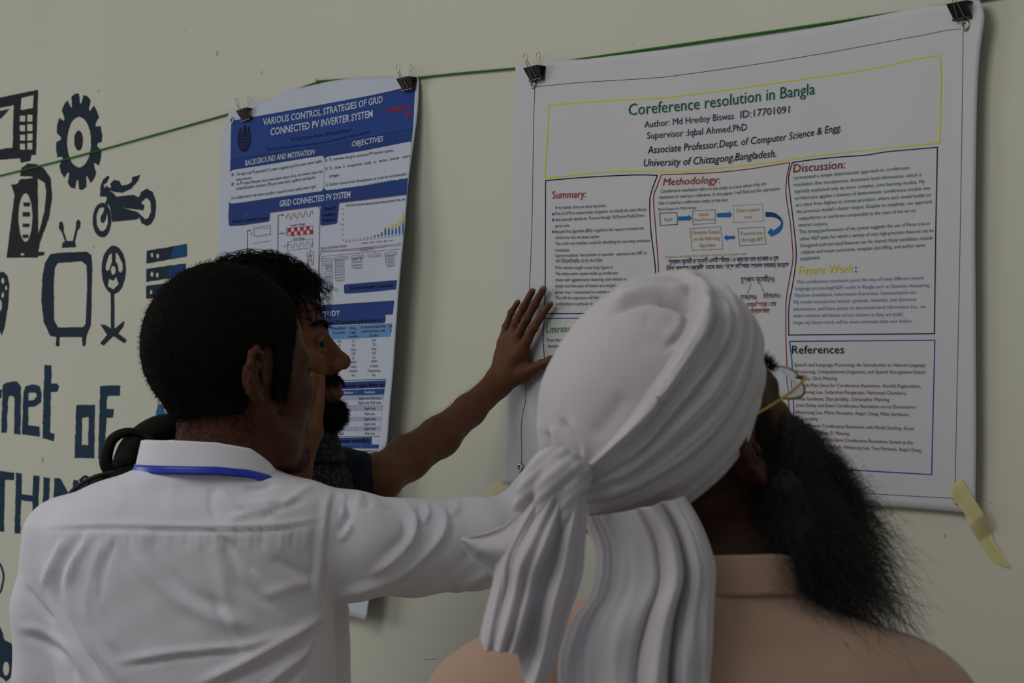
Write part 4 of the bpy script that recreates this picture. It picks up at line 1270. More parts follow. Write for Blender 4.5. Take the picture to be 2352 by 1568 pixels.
class Frame:
    """head frame: forward, left, up in camera-aligned space; yaw 0 looks to picture right, 90 away from the viewer"""
    def __init__(self, yaw, pitch, roll=0.0, s=(1, 1, 1)):
        y, p, r = map(math.radians, (yaw, pitch, roll))
        F = np.array([math.cos(p) * math.cos(y), math.sin(p), math.cos(p) * math.sin(y)])
        L = np.array([-math.sin(y), 0, math.cos(y)])
        U = np.array([-math.sin(p) * math.cos(y), math.cos(p), -math.sin(p) * math.sin(y)])
        self.F, self.L, self.U = F, math.cos(r) * L - math.sin(r) * U, math.cos(r) * U + math.sin(r) * L
        self.s = s
        self.M = np.stack([self.F, self.L, self.U], 1)
        self.O = np.zeros(3)

    def anchor(self, local, px, py, d):
        """place the frame so that a local landmark shows at a pixel, the head origin being at depth d"""
        v = self.M @ (np.array(local) * self.s)
        dd = d + v[2]
        self.O = C(px, py, dd) - v
        return self

    def __call__(self, x, y, z):
        return self.O + self.M @ (np.array([x, y, z]) * self.s)

    def local(self, p):
        return ((p - self.O) @ self.M) / np.array(self.s)


def head_blob(fr, neck_to, neck_r=(0.056, 0.060), nose=1.0, lips=True, chin=1.0, ears=True, ex=0.0, es=1.0):
    b = Blob(); M = fr.M; g = fr
    sc_ = np.array(fr.s)
    b.ell(g(-0.012, 0, 0.035), np.array([.097, .075, .088]) * sc_, M, k=.01)
    b.ell(g(0.030, 0, 0.028), np.array([.060, .064, .066]) * sc_, M, k=.02)
    b.ell(g(0.040, 0, -0.036), np.array([.050, .055, .076]) * sc_, M, k=.025)
    for s in (-1, 1):
        b.cone(g(-.004, s * .054, -.045), g(.030, s * .044, -.085), .014, .013, .022)
        b.cone(g(.030, s * .044, -.085), g(.072, s * .012, -.100), .013, .014, .022)
        b.ell(g(.056, s * .042, -.026), np.array([.024, .020, .020]) * sc_, M, k=.02)
        b.cone(g(.086, s * .008, .014), g(.066, s * .050, .010), .0095, .009, .016)
    b.ell(g(.078, 0, -.101), np.array([.017 * chin, .020, .015]) * sc_, M, k=.018)
    for s in (-1, 1):
        b.ell(g(.0925, s * .036, -.006), np.array([.021, .020, .0115]) * sc_, M, k=.010, sub=True)
        b.ell(g(.0765, s * .032, -.006), np.array([.0104, .0138, .0108]) * sc_, M, k=.004)
        b.cone(g(.0885, s * .021, .0010), g(.0815, s * .045, -.0012), .0036, .0034, .0025)
        b.cone(g(.0870, s * .022, -.0152), g(.0815, s * .043, -.0138), .0034, .0032, .0025)
    n = nose
    b.ell(g(.088, 0, -.024), np.array([.008 + .012 * n, .0115, .024]) * sc_, M, k=.010)
    b.cone(g(.086, 0, .006), g(.086 + .030 * n, 0, -.034), .0075, .0095, .008)
    b.ell(g(.086 + .031 * n, 0, -.036), np.array([.0105, .0105, .0095]) * sc_, M, k=.008)
    for s in (-1, 1):
        b.ell(g(.099, s * .0125, -.040), np.array([.011, .0075, .0085]) * sc_, M, k=.006)
        b.ell(g(.107, s * .0065, -.048), np.array([.005, .0035, .004]) * sc_, M, k=.002, sub=True)
    b.ell(g(.082, 0, -.066), np.array([.017, .026, .017]) * sc_, M, k=.014)
    b.cone(g(.0945, -.012, -.0635), g(.0945, .012, -.0635), .0062, .0062, .006)
    b.cone(g(.0925, -.011, -.0755), g(.0925, .011, -.0755), .0070, .0070, .006)
    b.cone(g(.104, -.020, -.0694), g(.104, .020, -.0694), .0024, .0024, .003, sub=True)
    if ears:
        for s in (-1, 1):
            e = lambda x, y, z: g(-.012 + (x + .012) * es + ex, s * (.076 + (y - .076) * es), z * es)
            b.ell(e(-.012, .079, -.004), np.array([.017, .006, .028]) * sc_ * es, M @ np.array([[math.cos(.35), -s * math.sin(.35), 0], [s * math.sin(.35), math.cos(.35), 0], [0, 0, 1]]), k=.006)
            hp = [(.006, .072, -.004), (.008, .076, .012), (.003, .081, .026), (-.009, .087, .033), (-.022, .092, .029), (-.029, .094, .014), (-.028, .092, -.002), (-.020, .087, -.018), (-.010, .080, -.030), (.000, .074, -.030)]
            b.chain([e(*q) for q in hp], [.0038, .0042, .0044, .0046, .0046, .0044, .0042, .0045, .0062, .0050], .003)
            b.ell(e(-.004, .0885, -.005), np.array([.0105, .0105, .0125]) * sc_, M, k=.004, sub=True)
            b.chain([e(-.014, .0875, .018), e(-.017, .0885, .004), e(-.012, .086, -.012)], [.0032, .0036, .0034], .004)
            b.ell(e(.0055, .078, -.007), np.array([.0045, .0045, .006]) * sc_, M, k=.004)
    b.cone(g(-.022, 0, -.045), g(-.030, 0, -.10), neck_r[0], neck_r[0], .022)
    b.cone(g(-.030, 0, -.10), neck_to, neck_r[0], neck_r[1], .02)
    return b


def hand(b, wrist, fwd, back, thumb, s=1.0, curl=(0.15, 0.2, 0.25, 0.3), spread=0.10, k=.006):
    """open hand of a Blob: palm, four unequal jointed fingers and a thumb from the side of the palm"""
    f = fwd / np.linalg.norm(fwd); n = back - f * (back @ f); n /= np.linalg.norm(n)
    t = thumb - f * (thumb @ f) - n * (thumb @ n); t /= np.linalg.norm(t)
    w = np.asarray(wrist, float)
    for i, off in enumerate((.026, .009, -.009, -.026)):
        kn = w + f * (.088 - abs(off + .004) * .25) * s + t * off * s
        b.cone(w + t * off * .5 * s, kn, .0165 * s, .0115 * s, .012)
        L = (.043, .048, .045, .035)[i] * s
        d = f + t * off * spread * 30 * .2
        d /= np.linalg.norm(d)
        r = (.0088, .0090, .0086, .0076)[i] * s
        p = kn
        for j, ll in enumerate((1.0, .62, .5)):
            a = curl[i] * (j + .6)
            dd = d * math.cos(a) - n * math.sin(a)
            q = p + dd * L * ll
            b.cone(p, q, r * (1 - .07 * j), r * (.94 - .08 * j), .004 if j == 0 else .002)
            p = q
    p0 = w + t * .020 * s + f * .022 * s
    p1 = p0 + (f * .62 + t * .72 - n * .25) * .042 * s
    p2 = p1 + (f * .80 + t * .45 - n * .20) * .032 * s
    p3 = p2 + (f * .90 + t * .25 - n * .20) * .026 * s
    b.chain([p0, p1, p2, p3], [.016 * s, .0115 * s, .0098 * s, .0080 * s], .010)
    return b


def nail(c, a, n, wd, m, parent):
    """one small curved nail plate: tip centre, along, outward normal, width (camera-aligned space)"""
    a = a / np.linalg.norm(a); n = n - a * (n @ a); n /= np.linalg.norm(n); s = np.cross(a, n)
    V = [c + a * v * wd * 0.62 + s * u * wd * 0.5 * (1 - .25 * max(0, v) ** 2) - n * (abs(u) ** 2) * wd * .16 for v in np.linspace(-1, 1, 5) for u in np.linspace(-1, 1, 5)]
    F = [[i * 5 + j, i * 5 + j + 1, i * 5 + j + 6, i * 5 + j + 5] for i in range(4) for j in range(4)]
    return thicken(make('fingernail', c2w(np.array(V)), F, m, parent), .0006)


def fabric(name, col, scale=900, rough=0.8, noise=0.03, weave=0.14, sheen=0.15):
    """woven cloth: fine crossed-thread bump"""
    m = mat(name, col, rough, 0.15, noise=noise, nscale=25, sheen=sheen)
    nt = m.node_tree; b = nt.nodes['Principled BSDF']
    tc = [n for n in nt.nodes if n.type == 'TEX_COORD'][0]
    hs = []
    for d in ('X', 'Z'):
        wv = nt.nodes.new('ShaderNodeTexWave'); wv.bands_direction = d; wv.inputs['Scale'].default_value = scale / 6.28; wv.inputs['Distortion'].default_value = 0.6
        nt.links.new(tc.outputs['Object'], wv.inputs['Vector']); hs.append(wv)
    ad = nt.nodes.new('ShaderNodeMath'); ad.operation = 'ADD'
    nt.links.new(hs[0].outputs['Fac'], ad.inputs[0]); nt.links.new(hs[1].outputs['Fac'], ad.inputs[1])
    bp = nt.nodes.new('ShaderNodeBump'); bp.inputs['Strength'].default_value = weave; bp.inputs['Distance'].default_value = 0.0004
    nt.links.new(ad.outputs[0], bp.inputs['Height']); nt.links.new(bp.outputs['Normal'], b.inputs['Normal'])
    return m


def ring_band(cx, zc, a, b, top, bot, d, n=96, m=10, thick=0.0025, flare=0.0, a0=-180, a1=180):
    """upright band around an elliptical neck. top(t)/bot(t): pixel row at angle t (deg; 0 = picture right, -90 = near side)"""
    an = np.radians(np.linspace(a0, a1, n))
    V = []
    for j in range(m):
        v = j / (m - 1)
        for t in an:
            td = math.degrees(t)
            ro = 1 + flare * v
            y = top(td) * (1 - v) + bot(td) * v
            z = zc + b * ro * math.sin(t)
            V.append([(cx - 1176) / FPX * d + a * ro * math.cos(t), (784 - y) / FPX * d, z])
    V = np.array(V)
    F = [[i * n + j, i * n + j + 1, (i + 1) * n + j + 1, (i + 1) * n + j] for i in range(m - 1) for j in range(n - 1)]
    return V, F


def thicken(o, t, off=0.0):
    md = o.modifiers.new('thickness', 'SOLIDIFY'); md.thickness = t; md.offset = off
    return o


def wsm(name):
    return None


def legs(root_xy, fwd_w, hip_z, spread, m_trou, m_shoe, parent, hip_w=0.16):
    """trousers and shoes standing on the floor, in world axes"""
    f = np.array([fwd_w[0], fwd_w[1], 0.0]); f /= np.linalg.norm(f); s = np.array([f[1], -f[0], 0.0])
    c = np.array([root_xy[0], root_xy[1], 0.0]); b = Blob(); zz = np.array([0, 0, 1.0])
    for q in (-1, 1):
        hip = c + zz * hip_z + s * q * hip_w * .5; kn = c + zz * .48 + s * q * spread + f * .015; an = c + zz * .09 + s * q * spread
        b.cone(hip, kn, .095, .068, .03); b.cone(kn, an, .066, .055, .02)
    b.cone(c + zz * (hip_z + .02) - s * .06, c + zz * (hip_z + .02) + s * .06, .11, .11, .04)
    lo, hi = b.bounds()
    V, F = surface(b, lo, hi, .012)
    make('trousers', V, F[:, ::-1].tolist(), m_trou, parent)
    for q in (-1, 1):
        b = Blob(); a = c + s * q * spread
        b.cone(a - f * .05 + zz * .045, a + f * .09 + zz * .034, .045, .034, .02)
        b.cone(a - f * .04 + zz * .06, a + zz * .09, .045, .05, .02)
        b.cone(a + f * .09 + zz * .034, a + f * .15 + zz * .032, .036, .031, .02)
        g = lambda p, b=b: np.maximum(b(p), .002 - p[:, 2])
        lo, hi = b.bounds()
        V, F = surface(g, lo, hi, .008)
        make('shoe', V, F[:, ::-1].tolist(), m_shoe, parent)


M_skin1 = mat('skin_brown', (.064, .024, .0115, 1), .6, .18, noise=.10, nscale=45, bump=.10, bscale=700)
M_skin2 = mat('skin_warm_brown', (.113, .044, .0195, 1), .58, .2, noise=.12, nscale=45, bump=.10, bscale=700)
M_skin3 = mat('skin_dark_brown', (.055, .023, .0135, 1), .6, .18, noise=.10, nscale=40, bump=.10, bscale=700)
M_hair = mat('black_hair', (.0055, .0045, .004, 1), .85, .06, noise=.3, nscale=60)
M_beard = mat('greying_beard_hair', (.032, .029, .029, 1), .6, .25, noise=.5, nscale=50)
M_shirt1 = fabric('white_shirting', lin((216, 214, 223)))
M_shoe = mat('shoe_leather', (.02, .015, .012, 1), .4, .4)
M_trou = fabric('dark_trouser_cloth', (.03, .032, .04, 1))
M_eye = mat('eye_white', lin((96, 84, 76)), .3, .25)
M_iris = mat('iris_dark', (.008, .0045, .003, 1), .3, .15)
M_nail = mat('finger_nail', (.22, .12, .085, 1), .35, .4)


def scatter(V, N, keep, n, rng):
    i = np.nonzero(keep)[0]
    i = rng.choice(i, n)
    P, M_ = V[i], N[i]
    j = rng.normal(0, .0032, P.shape)
    return P + j - M_ * (j * M_).sum(1)[:, None], M_


def stubble(name, P, N, length, rad, m, parent, rng, lean=(0, 0, 0), jit=.35):
    """short straight hairs standing on a surface (camera-aligned in, world out)"""
    d = N + rng.normal(0, jit, N.shape) + np.array(lean)
    d /= np.linalg.norm(d, axis=1)[:, None]
    L = length * rng.uniform(.6, 1.15, len(P))
    t = np.array([-.1, .5, 1.0])
    S = P[:, None] + d[:, None] * (L[:, None] * t[None])[..., None]
    V, F = strands(c2w(S), np.array([rad, rad * .85, rad * .25]))
    return make(name, V, F, m, parent)

# ------------------------------------------------------------------ the man in the white shirt
D1 = 2.92
man1 = empty('person', np.r_[c2w(C(440, 1300, D1))[:2], 0.0], 'man in a white shirt seen from behind, one arm stretched towards the big poster', 'person')
h1 = Frame(46, 5, 3, (1.05, 1.06, 1.11)).anchor((-.034, -.085, 0), 590, 862, D1)
nk1 = C(482, 1110, D1 + .008)
b1 = head_blob(h1, nk1, (.056, .058), nose=.85, ex=-.022, es=.86)
hb1 = head_blob(h1, nk1, (.056, .058), nose=.85, ears=False)
# body under the shirt
b1.chain([C(330, 1245, D1 + .02), C(470, 1200, D1 + .025), C(690, 1235, D1 + .025)], [.040, .048, .040], .03)
b1.cone(C(455, 1330, D1 + .02), C(455, 1800, D1 + .01), .075, .080, .04)
SH, EL, WR = C(715, 1245, D1 + .01), C(1192, 1238, D1 + .19), C(1355, 955, D1 + .385)
b1.cone(SH, EL, .036, .032, .03).cone(EL, WR, .030, .022, .015)
b1.cone(C(330, 1235, D1 + .005), C(150, 1260, D1 + .005), .035, .030, .03).cone(C(150, 1260, D1 + .005), C(92, 1640, D1 + .005), .030, .026, .02).cone(C(92, 1640, D1 + .005), C(110, 2090, D1 + .005), .026, .021, .015)
hand(b1, WR, C(1450, 850, D1 + .415) - WR, np.array([-.6, .1, -.7]), np.array([-.6, .5, -.2]), 1.0, (.05, .9, 1.0, 1.1))
hand(b1, C(110, 2110, D1 + .005), np.array([.05, -1, .05]), np.array([-1., 0, -.3]), np.array([.2, 0, 1.]), 1.0, (.3, .35, .4, .45))
body1 = mesh_blob('body', b1, .0042, M_skin1, man1)


# hair: close cropped cap, edge following the nape, ear and temple
def hair1(p):
    q = h1.local(p)
    zt = np.interp(q[:, 0], [-.14, -.06, -.034, -.030, -.012, .000, .003, .007, .028, .034, .044, .056, .070, .1], [-.034, -.040, -.040, -.016, .030, .030, .020, -.030, -.032, .016, .042, .058, .076, .085])
    return np.maximum(hb1(p) - .0055, (zt - q[:, 2]) * .8)


lo, hi = h1.O - .2, h1.O + .2
V, F = surface(hair1, lo, hi, .0035, 1)
N = vnormals(V, F)
V = V + N * (RNG.normal(0, .0006, len(V)))[:, None]
hair_o = make('hair', c2w(V), F.tolist(), M_hair, man1)
q = h1.local(V)
P, Nn = scatter(V, N, q[:, 2] > -.055, 9000, RNG)
stubble('cropped_hair', P, Nn, .0055, .00016, M_hair, hair_o, RNG, jit=.45)
# fading hair on the nape and a thin chin beard
Vb, Fb_ = surface(hb1, lo, hi, .006, 1)
Nb = vnormals(Vb, Fb_); qb = h1.local(Vb)
k = (qb[:, 2] < -.02) & (qb[:, 2] > -.085) & (qb[:, 0] < -.02)
P, Nn = scatter(Vb, Nb, k, 12000, RNG)
kk = RNG.uniform(size=len(P)) < np.clip((h1.local(P)[:, 2] + .085) / .055, 0, 1)
stubble('nape_stubble', P[kk], Nn[kk], .0028, .00014, M_hair, man1, RNG, lean=(0, -.6, 0))
k = (qb[:, 0] > .060) & (qb[:, 2] < -.088) & (qb[:, 2] > -.125)
P, Nn = scatter(Vb, Nb, k, 2000, RNG)
stubble('chin_beard', P, Nn, .0022, .00010, M_hair, man1, RNG, lean=(0, -.8, 0))
k = (qb[:, 0] > .012) & (qb[:, 0] < .032) & (qb[:, 2] < -.02) & (qb[:, 2] > -.048) & (np.abs(qb[:, 1]) > .05)
P, Nn = scatter(Vb, Nb, k, 900, RNG)
stubble('sideburn', P, Nn, .003, .00014, M_hair, man1, RNG, lean=(0, -.4, 0))
for s in (-1, 1):
    e = Blob().ell(h1(.0765, s * .032, -.006), (.0128, .0128, .0112), h1.M)
    eo = mesh_blob('eye', e, .003, M_eye, man1)
    P = np.array([h1(.083 - .012 * t ** 2, s * (.016 + .03 * t), .014 + .006 * math.sin(t * 2.6)) for t in np.linspace(0, 1, 260)]) + RNG.normal(0, .0010, (260, 3))
    stubble('eyebrow', P, np.tile(h1.F * .6 + h1.U * .4, (260, 1)), .0028, .00022, M_hair, man1, RNG)

# shirt
s1 = Blob()
row = lambda py, L, R, zc, bb, d: ((784 - py) / FPX * d, ((L + R) / 2 - 1176) / FPX * d, (R - L) / 2 / FPX * d, zc, bb)
Z1 = D1 + .005
s1.loft([row(1062, 345, 600, Z1 - .02, .070, D1), row(1085, 290, 650, Z1 - .012, .083, D1), row(1112, 204, 735, Z1, .097, D1), row(1145, 140, 775, Z1, .110, D1), row(1200, 92, 786, Z1, .124, D1), row(1290, 88, 775, Z1, .126, D1),
         row(1420, 112, 765, Z1 + .005, .130, D1), row(1568, 125, 770, Z1 + .005, .128, D1), row(1800, 140, 775, Z1, .130, D1), row(2050, 135, 785, Z1, .140, D1)], .02, 2.35)
s1.chain([C(134, 1228, Z1), C(102, 1400, Z1), C(92, 1640, Z1)], [px2m(80, D1), px2m(70, D1), px2m(68, D1)], .022)
s1.cone(C(92, 1640, Z1), C(110, 2060, Z1 - .05), px2m(66, D1), px2m(48, D1), .015)
s1.chain([C(700, 1235, Z1), C(800, 1254, Z1 + .02), C(950, 1258, Z1 + .09), C(1080, 1250, Z1 + .14), C(1185, 1232, Z1 + .20)],
         [px2m(122, D1), px2m(124, D1), px2m(106, 3.05), px2m(101, 3.1), px2m(94, 3.15)], .016)
s1.cone(C(1185, 1232, Z1 + .20), C(1285, 1085, Z1 + .29), px2m(90, 3.15), px2m(64, 3.25), .02)
s1.cone(C(1285, 1085, Z1 + .29), C(1347, 972, Z1 + .365), px2m(64, 3.25), px2m(50, 3.35), .01)
# front panel of the shirt hanging forward on the far side
s1.loft([row(1330, 560, 740, Z1 + .11, .05, D1), row(1420, 560, 786, Z1 + .12, .05, D1), row(1568, 560, 790, Z1 + .12, .06, D1), row(1800, 560, 792, Z1 + .12, .06, D1), row(2040, 560, 795, Z1 + .12, .06, D1)], .02)
F1 = [
    # yoke seam, gathers under it
    ([(105, 1207), (250, 1204), (400, 1207), (560, 1209), (660, 1203), (738, 1188)], 7, .0022), ([(105, 1217), (250, 1214), (400, 1217), (560, 1219), (660, 1213), (738, 1198)], 5, -.0026),
    # armhole seam
    ([(764, 1114), (748, 1160), (741, 1210), (733, 1290), (727, 1350), (740, 1410)], 8, .0028), ([(778, 1118), (760, 1170), (752, 1220), (745, 1290), (740, 1350), (754, 1405)], 5, -.0022), ([(722, 1200), (718, 1290), (712, 1370)], 5, -.0016),
    # left shoulder blade and arm
    ([(215, 1218), (172, 1290), (158, 1350), (190, 1420), (228, 1490), (290, 1575)], 11, .0050), ([(190, 1222), (140, 1300), (128, 1370), (160, 1440), (200, 1510), (250, 1580)], 9, -.0050),
    ([(150, 1235), (112, 1310), (100, 1350)], 9, .0035), ([(58, 1345), (90, 1390), (125, 1430)], 7, -.0045), ([(50, 1460), (90, 1470), (150, 1510), (175, 1570)], 9, -.0040), ([(45, 1440), (95, 1445), (160, 1490), (200, 1560)], 9, .0030),
    ([(250, 1225), (215, 1300), (200, 1380), (215, 1440)], 10, .0026), ([(275, 1225), (238, 1310), (228, 1390)], 8, -.0022),
    # middle of the back
    ([(290, 1232), (330, 1300), (400, 1370), (500, 1420), (600, 1440)], 17, .0030), ([(340, 1232), (380, 1310), (450, 1370), (560, 1400)], 15, -.0025), ([(215, 1320), (230, 1420), (270, 1500)], 14, .0024),
    ([(505, 1222), (535, 1290), (560, 1345), (640, 1400)], 13, -.0030), ([(480, 1222), (505, 1300), (520, 1380), (545, 1470)], 16, .0026), ([(490, 1380), (520, 1440), (555, 1500)], 9, -.0030),
    ([(500, 1228), (540, 1262), (590, 1320)], 8, -.0030), ([(620, 1280), (680, 1310), (720, 1330)], 12, -.0026), ([(600, 1370), (670, 1345), (722, 1335)], 12, .0022),
    # drag lines from the armpit
    ([(455, 1570), (540, 1530), (640, 1475), (700, 1440), (745, 1412)], 11, .0060), ([(480, 1580), (570, 1545), (660, 1495), (745, 1428)], 9, -.0042), ([(270, 1520), (380, 1500), (480, 1490), (570, 1480), (660, 1450)], 9, .0036),
    ([(280, 1532), (390, 1512), (480, 1502), (570, 1494)], 7, -.0028), ([(600, 1580), (660, 1530), (712, 1490), (722, 1440)], 10, .0042), ([(650, 1580), (700, 1520), (740, 1440)], 7, -.0040),
    # yoke creases at the right
    ([(500, 1120), (530, 1150), (560, 1160), (640, 1150)], 9, .0026), ([(560, 1122), (590, 1122), (630, 1112)], 8, -.0030), ([(640, 1180), (600, 1170), (520, 1195)], 8, .0022), ([(490, 1115), (485, 1160), (500, 1190)], 8, -.0022),
    ([(640, 1165), (690, 1130), (720, 1112)], 8, .0022), ([(600, 1190), (660, 1160), (700, 1150)], 7, -.0022), ([(265, 1100), (280, 1150), (250, 1190)], 14, .0012), ([(400, 1100), (390, 1150), (400, 1195)], 14, .0012),
    # sleeve
    ([(890, 1143), (930, 1166), (948, 1197), (940, 1237), (902, 1281), (850, 1322)], 9, .0062), ([(870, 1150), (912, 1176), (930, 1200), (922, 1235), (880, 1275)], 9, -.0030), ([(968, 1150), (962, 1205), (955, 1245), (915, 1290)], 7, -.0045),
    ([(996, 1158), (1019, 1188), (1007, 1235), (962, 1281), (895, 1326), (812, 1356), (765, 1371)], 10, .0066), ([(1030, 1165), (1040, 1200), (1025, 1245), (975, 1295), (900, 1342), (820, 1370)], 9, -.0040),
    ([(977, 1152), (981, 1179), (966, 1206)], 6, .0040), ([(1040, 1150), (1050, 1165), (1035, 1180)], 8, .0030), ([(806, 1200), (795, 1222), (779, 1242)], 7, .0030), ([(790, 1140), (800, 1180), (780, 1225)], 8, -.0040), ([(780, 1125), (792, 1150), (785, 1190)], 5, .0030),
    ([(1130, 1306), (1090, 1330), (1045, 1352)], 10, .0040), ([(1130, 1328), (1100, 1345), (1060, 1360)], 7, -.0035), ([(1000, 1350), (1060, 1290), (1110, 1250)], 10, -.0025), ([(840, 1380), (900, 1350), (960, 1330)], 8, -.0020),
    ([(815, 1128), (825, 1140), (820, 1165)], 6, .0028), ([(840, 1135), (848, 1150), (842, 1170)], 5, -.0025),
]
for k in range(17):
    x = 200 + 31 * k + (k * 37 % 13)
    F1.append(([(x, 1219), (x - 2 + k % 3, 1236), (x - 4 + k % 5, 1262)], 5, -.0014 if k % 2 else .0012))


def d1(V, N):
    q = c2px(V)
    return 1.3 * folds(V, N, F1) + .0007 * np.sin(q[:, 0] / 21 + q[:, 1] / 37) * np.sin(q[:, 1] / 29 - q[:, 0] / 61)


shirt1 = mesh_blob('shirt', s1, .0036, M_shirt1, man1, d1)


def ct(t):
    return float(np.interp(t, [-180, -150, -110, -80, -50, -25, 0, 40, 90, 140, 180], [1012, 1006, 1005, 1009, 1024, 1062, 1108, 1118, 1118, 1078, 1012]))


def cb(t):
    return float(np.interp(t, [-180, -150, -110, -80, -50, -25, 0, 40, 90, 140, 180], [1082, 1078, 1078, 1080, 1094, 1116, 1140, 1150, 1155, 1122, 1082]))


V, F = ring_band(488, D1 - .014, px2m(156, D1), .075, ct, cb, D1, 140, 14, flare=.10)
col_o = make('collar', c2w(V), F, M_shirt1, shirt1)
thicken(col_o, .003)
V, F = ring_band(488, D1 - .014, px2m(152, D1), .072, lambda t: ct(t) + 1, lambda t: cb(t) - 6, D1, 140, 10, flare=.02)
thicken(make('collar_stand', c2w(V), F, M_shirt1, shirt1), .002)
M_lan = mat('lanyard_ribbon', lin((28, 52, 168)), .35, .5, bump=.1, bscale=900)
lt = lambda t: float(np.interp(t, [-180, -150, -110, -80, -55, -35, -15, 0, 60, 120, 180], [1064, 1062, 1061, 1062, 1070, 1084, 1102, 1118, 1400, 1400, 1064]))
an = np.linspace(-200, -12, 90)
V = []
for j in range(4):
    for t in an:
        tr = math.radians(t)
        rr = 1.105 + .03 * j / 3
        y = float(np.interp(t, [-200, -180, -150, -110, -80, -55, -35, -12], [1070, 1064, 1062, 1061, 1062, 1070, 1084, 1112])) + j * 6.2
        V.append([(488 - 1176) / FPX * D1 + px2m(156, D1) * rr * math.cos(tr), (784 - y) / FPX * D1, D1 - .014 + .075 * rr * math.sin(tr)])
# the two ends run over the shoulders and down the chest
V = np.array(V); n_ = len(an)
F = [[i * n_ + j, i * n_ + j + 1, (i + 1) * n_ + j + 1, (i + 1) * n_ + j] for i in range(3) for j in range(n_ - 1)]
ps = [(V, F)]
for e0, xs in ((V[[0, n_, 2 * n_, 3 * n_]], 395), (V[[n_ - 1, 2 * n_ - 1, 3 * n_ - 1, 4 * n_ - 1]], 570)):
    path = spline([e0.mean(0), C(xs, 1115, Z1 + .10), C((xs + 470) / 2, 1300, Z1 + .155), C(478, 1560, Z1 + .17)], 24)
    wv = np.linspace(-.5, .5, 4)
    q = path[:, None] + wv[None, :, None] * np.array([.012, .004, .004])
    q[0] = e0
    ps.append((q.reshape(-1, 3), [[i * 4 + j, i * 4 + j + 1, i * 4 + j + 5, i * 4 + j + 4] for i in range(23) for j in range(3)]))
V, F = join(ps)
lan = tag(make('lanyard', c2w(V), F, M_lan, loc=c2w(C(478, 1062, D1))), 'blue ribbon lanyard under the white shirt collar', 'lanyard')
thicken(lan, .0012)
legs(c2w(C(455, 1800, Z1))[:2], c2w(C(600, 1400, Z1 + 1)) - c2w(C(455, 1400, Z1)), .80, .10, M_trou, M_shoe, man1)

# ------------------------------------------------------------------ the curly haired man at the wall
D2 = 3.30
man2 = empty('person', np.r_[c2w(C(560, 1300, D2 + .06))[:2], 0.0], 'bearded man with curly black hair in a dark patterned shirt, palm against the wall', 'person')
h2 = Frame(5, 12, 0, (.93, 1.0, 1.04)).anchor((.1215, 0, -.036), 803, 828, D2)
b2 = head_blob(h2, C(640, 1075, D2 + .02), (.054, .058), nose=.82)
hb2 = head_blob(h2, C(640, 1075, D2 + .02), (.054, .058), nose=.82, ears=False)
ZT2 = D2 + .06
b2.chain([C(545, 1180, ZT2 - .13), C(610, 1120, ZT2), C(690, 1170, ZT2 + .14)], [.045, .055, .045], .04)
b2.cone(C(580, 1180, ZT2), C(560, 1750, ZT2), .09, .09, .05)


def onwall(x, y, r, off=.0165):
    """camera-aligned point whose ball of radius r rests on the poster"""
    return w2c(wallpt(x, y, off + r))


hz = lambda x, y: (1080 + x / 4.9, 620 + y / 4.9)
wr2 = onwall(*hz(300, 1290), .030, .018)
wr2 = wr2 - np.array([0, 0, .004])
# left arm, straight to the wall
SH2 = C(745, 1100, ZT2 + .10)
b2.cone(SH2, C(868, 1098, 3.40), .044, .033, .03)
b2.chain([C(868, 1100, 3.40), C(935, 1052, 3.47), C(1010, 1003, 3.53), C(1078, 942, 3.59), wr2], [px2m(50, 3.4), px2m(49, 3.47), px2m(44, 3.53), px2m(34, 3.59), px2m(31, 3.65)], .015)
rp_ = lambda r: px2m(r / 4.9, 3.66)
FING = {
    'pinky': ([(345, 815), (400, 640), (462, 480), (535, 362)], (40, 39, 36, 31)),
    'ring': ([(425, 770), (512, 590), (600, 420), (698, 240)], (48, 47, 43, 38)),
    'middle': ([(520, 760), (630, 560), (725, 390), (822, 218)], (52, 50, 46, 40)),
    'index': ([(640, 790), (715, 650), (805, 510), (898, 385)], (52, 49, 44, 38)),
}
tips2 = []
for nm, (pt, rd) in FING.items():
    P = [onwall(*hz(*q), rp_(r) + (.006 if i == 0 else .004 if i == 1 else 0.0)) for i, (q, r) in enumerate(zip(pt, rd))]
    b2.cone(wr2 + (P[0] - wr2) * .22, P[0], rp_(80), rp_(rd[0] * 1.15), .014)
    b2.chain(P, [rp_(r) for r in rd], .003)
    for j in (1, 2):
        b2.ell(P[j] - np.array([0, 0, rp_(rd[j]) * .35]), np.array([1, 1, 1]) * rp_(rd[j]) * .86, k=.004)
    tips2.append((P[3], P[3] - P[2], rp_(rd[3])))
TH = [((430, 1240), 84), ((585, 1165), 72), ((700, 1110), 58), ((800, 1058), 47), ((900, 1012), 40), ((960, 985), 32)]
P = [onwall(*hz(*q), rp_(r)) for q, r in TH]
b2.chain(P, [rp_(r) for q, r in TH], .006)
b2.cone(wr2, P[1], rp_(120), rp_(70), .015)
tips2.append((P[-1], P[-1] - P[-3], rp_(36)))
b2.cone(onwall(*hz(400, 1010), rp_(70)), onwall(*hz(600, 960), rp_(60)), rp_(85), rp_(80), .015)
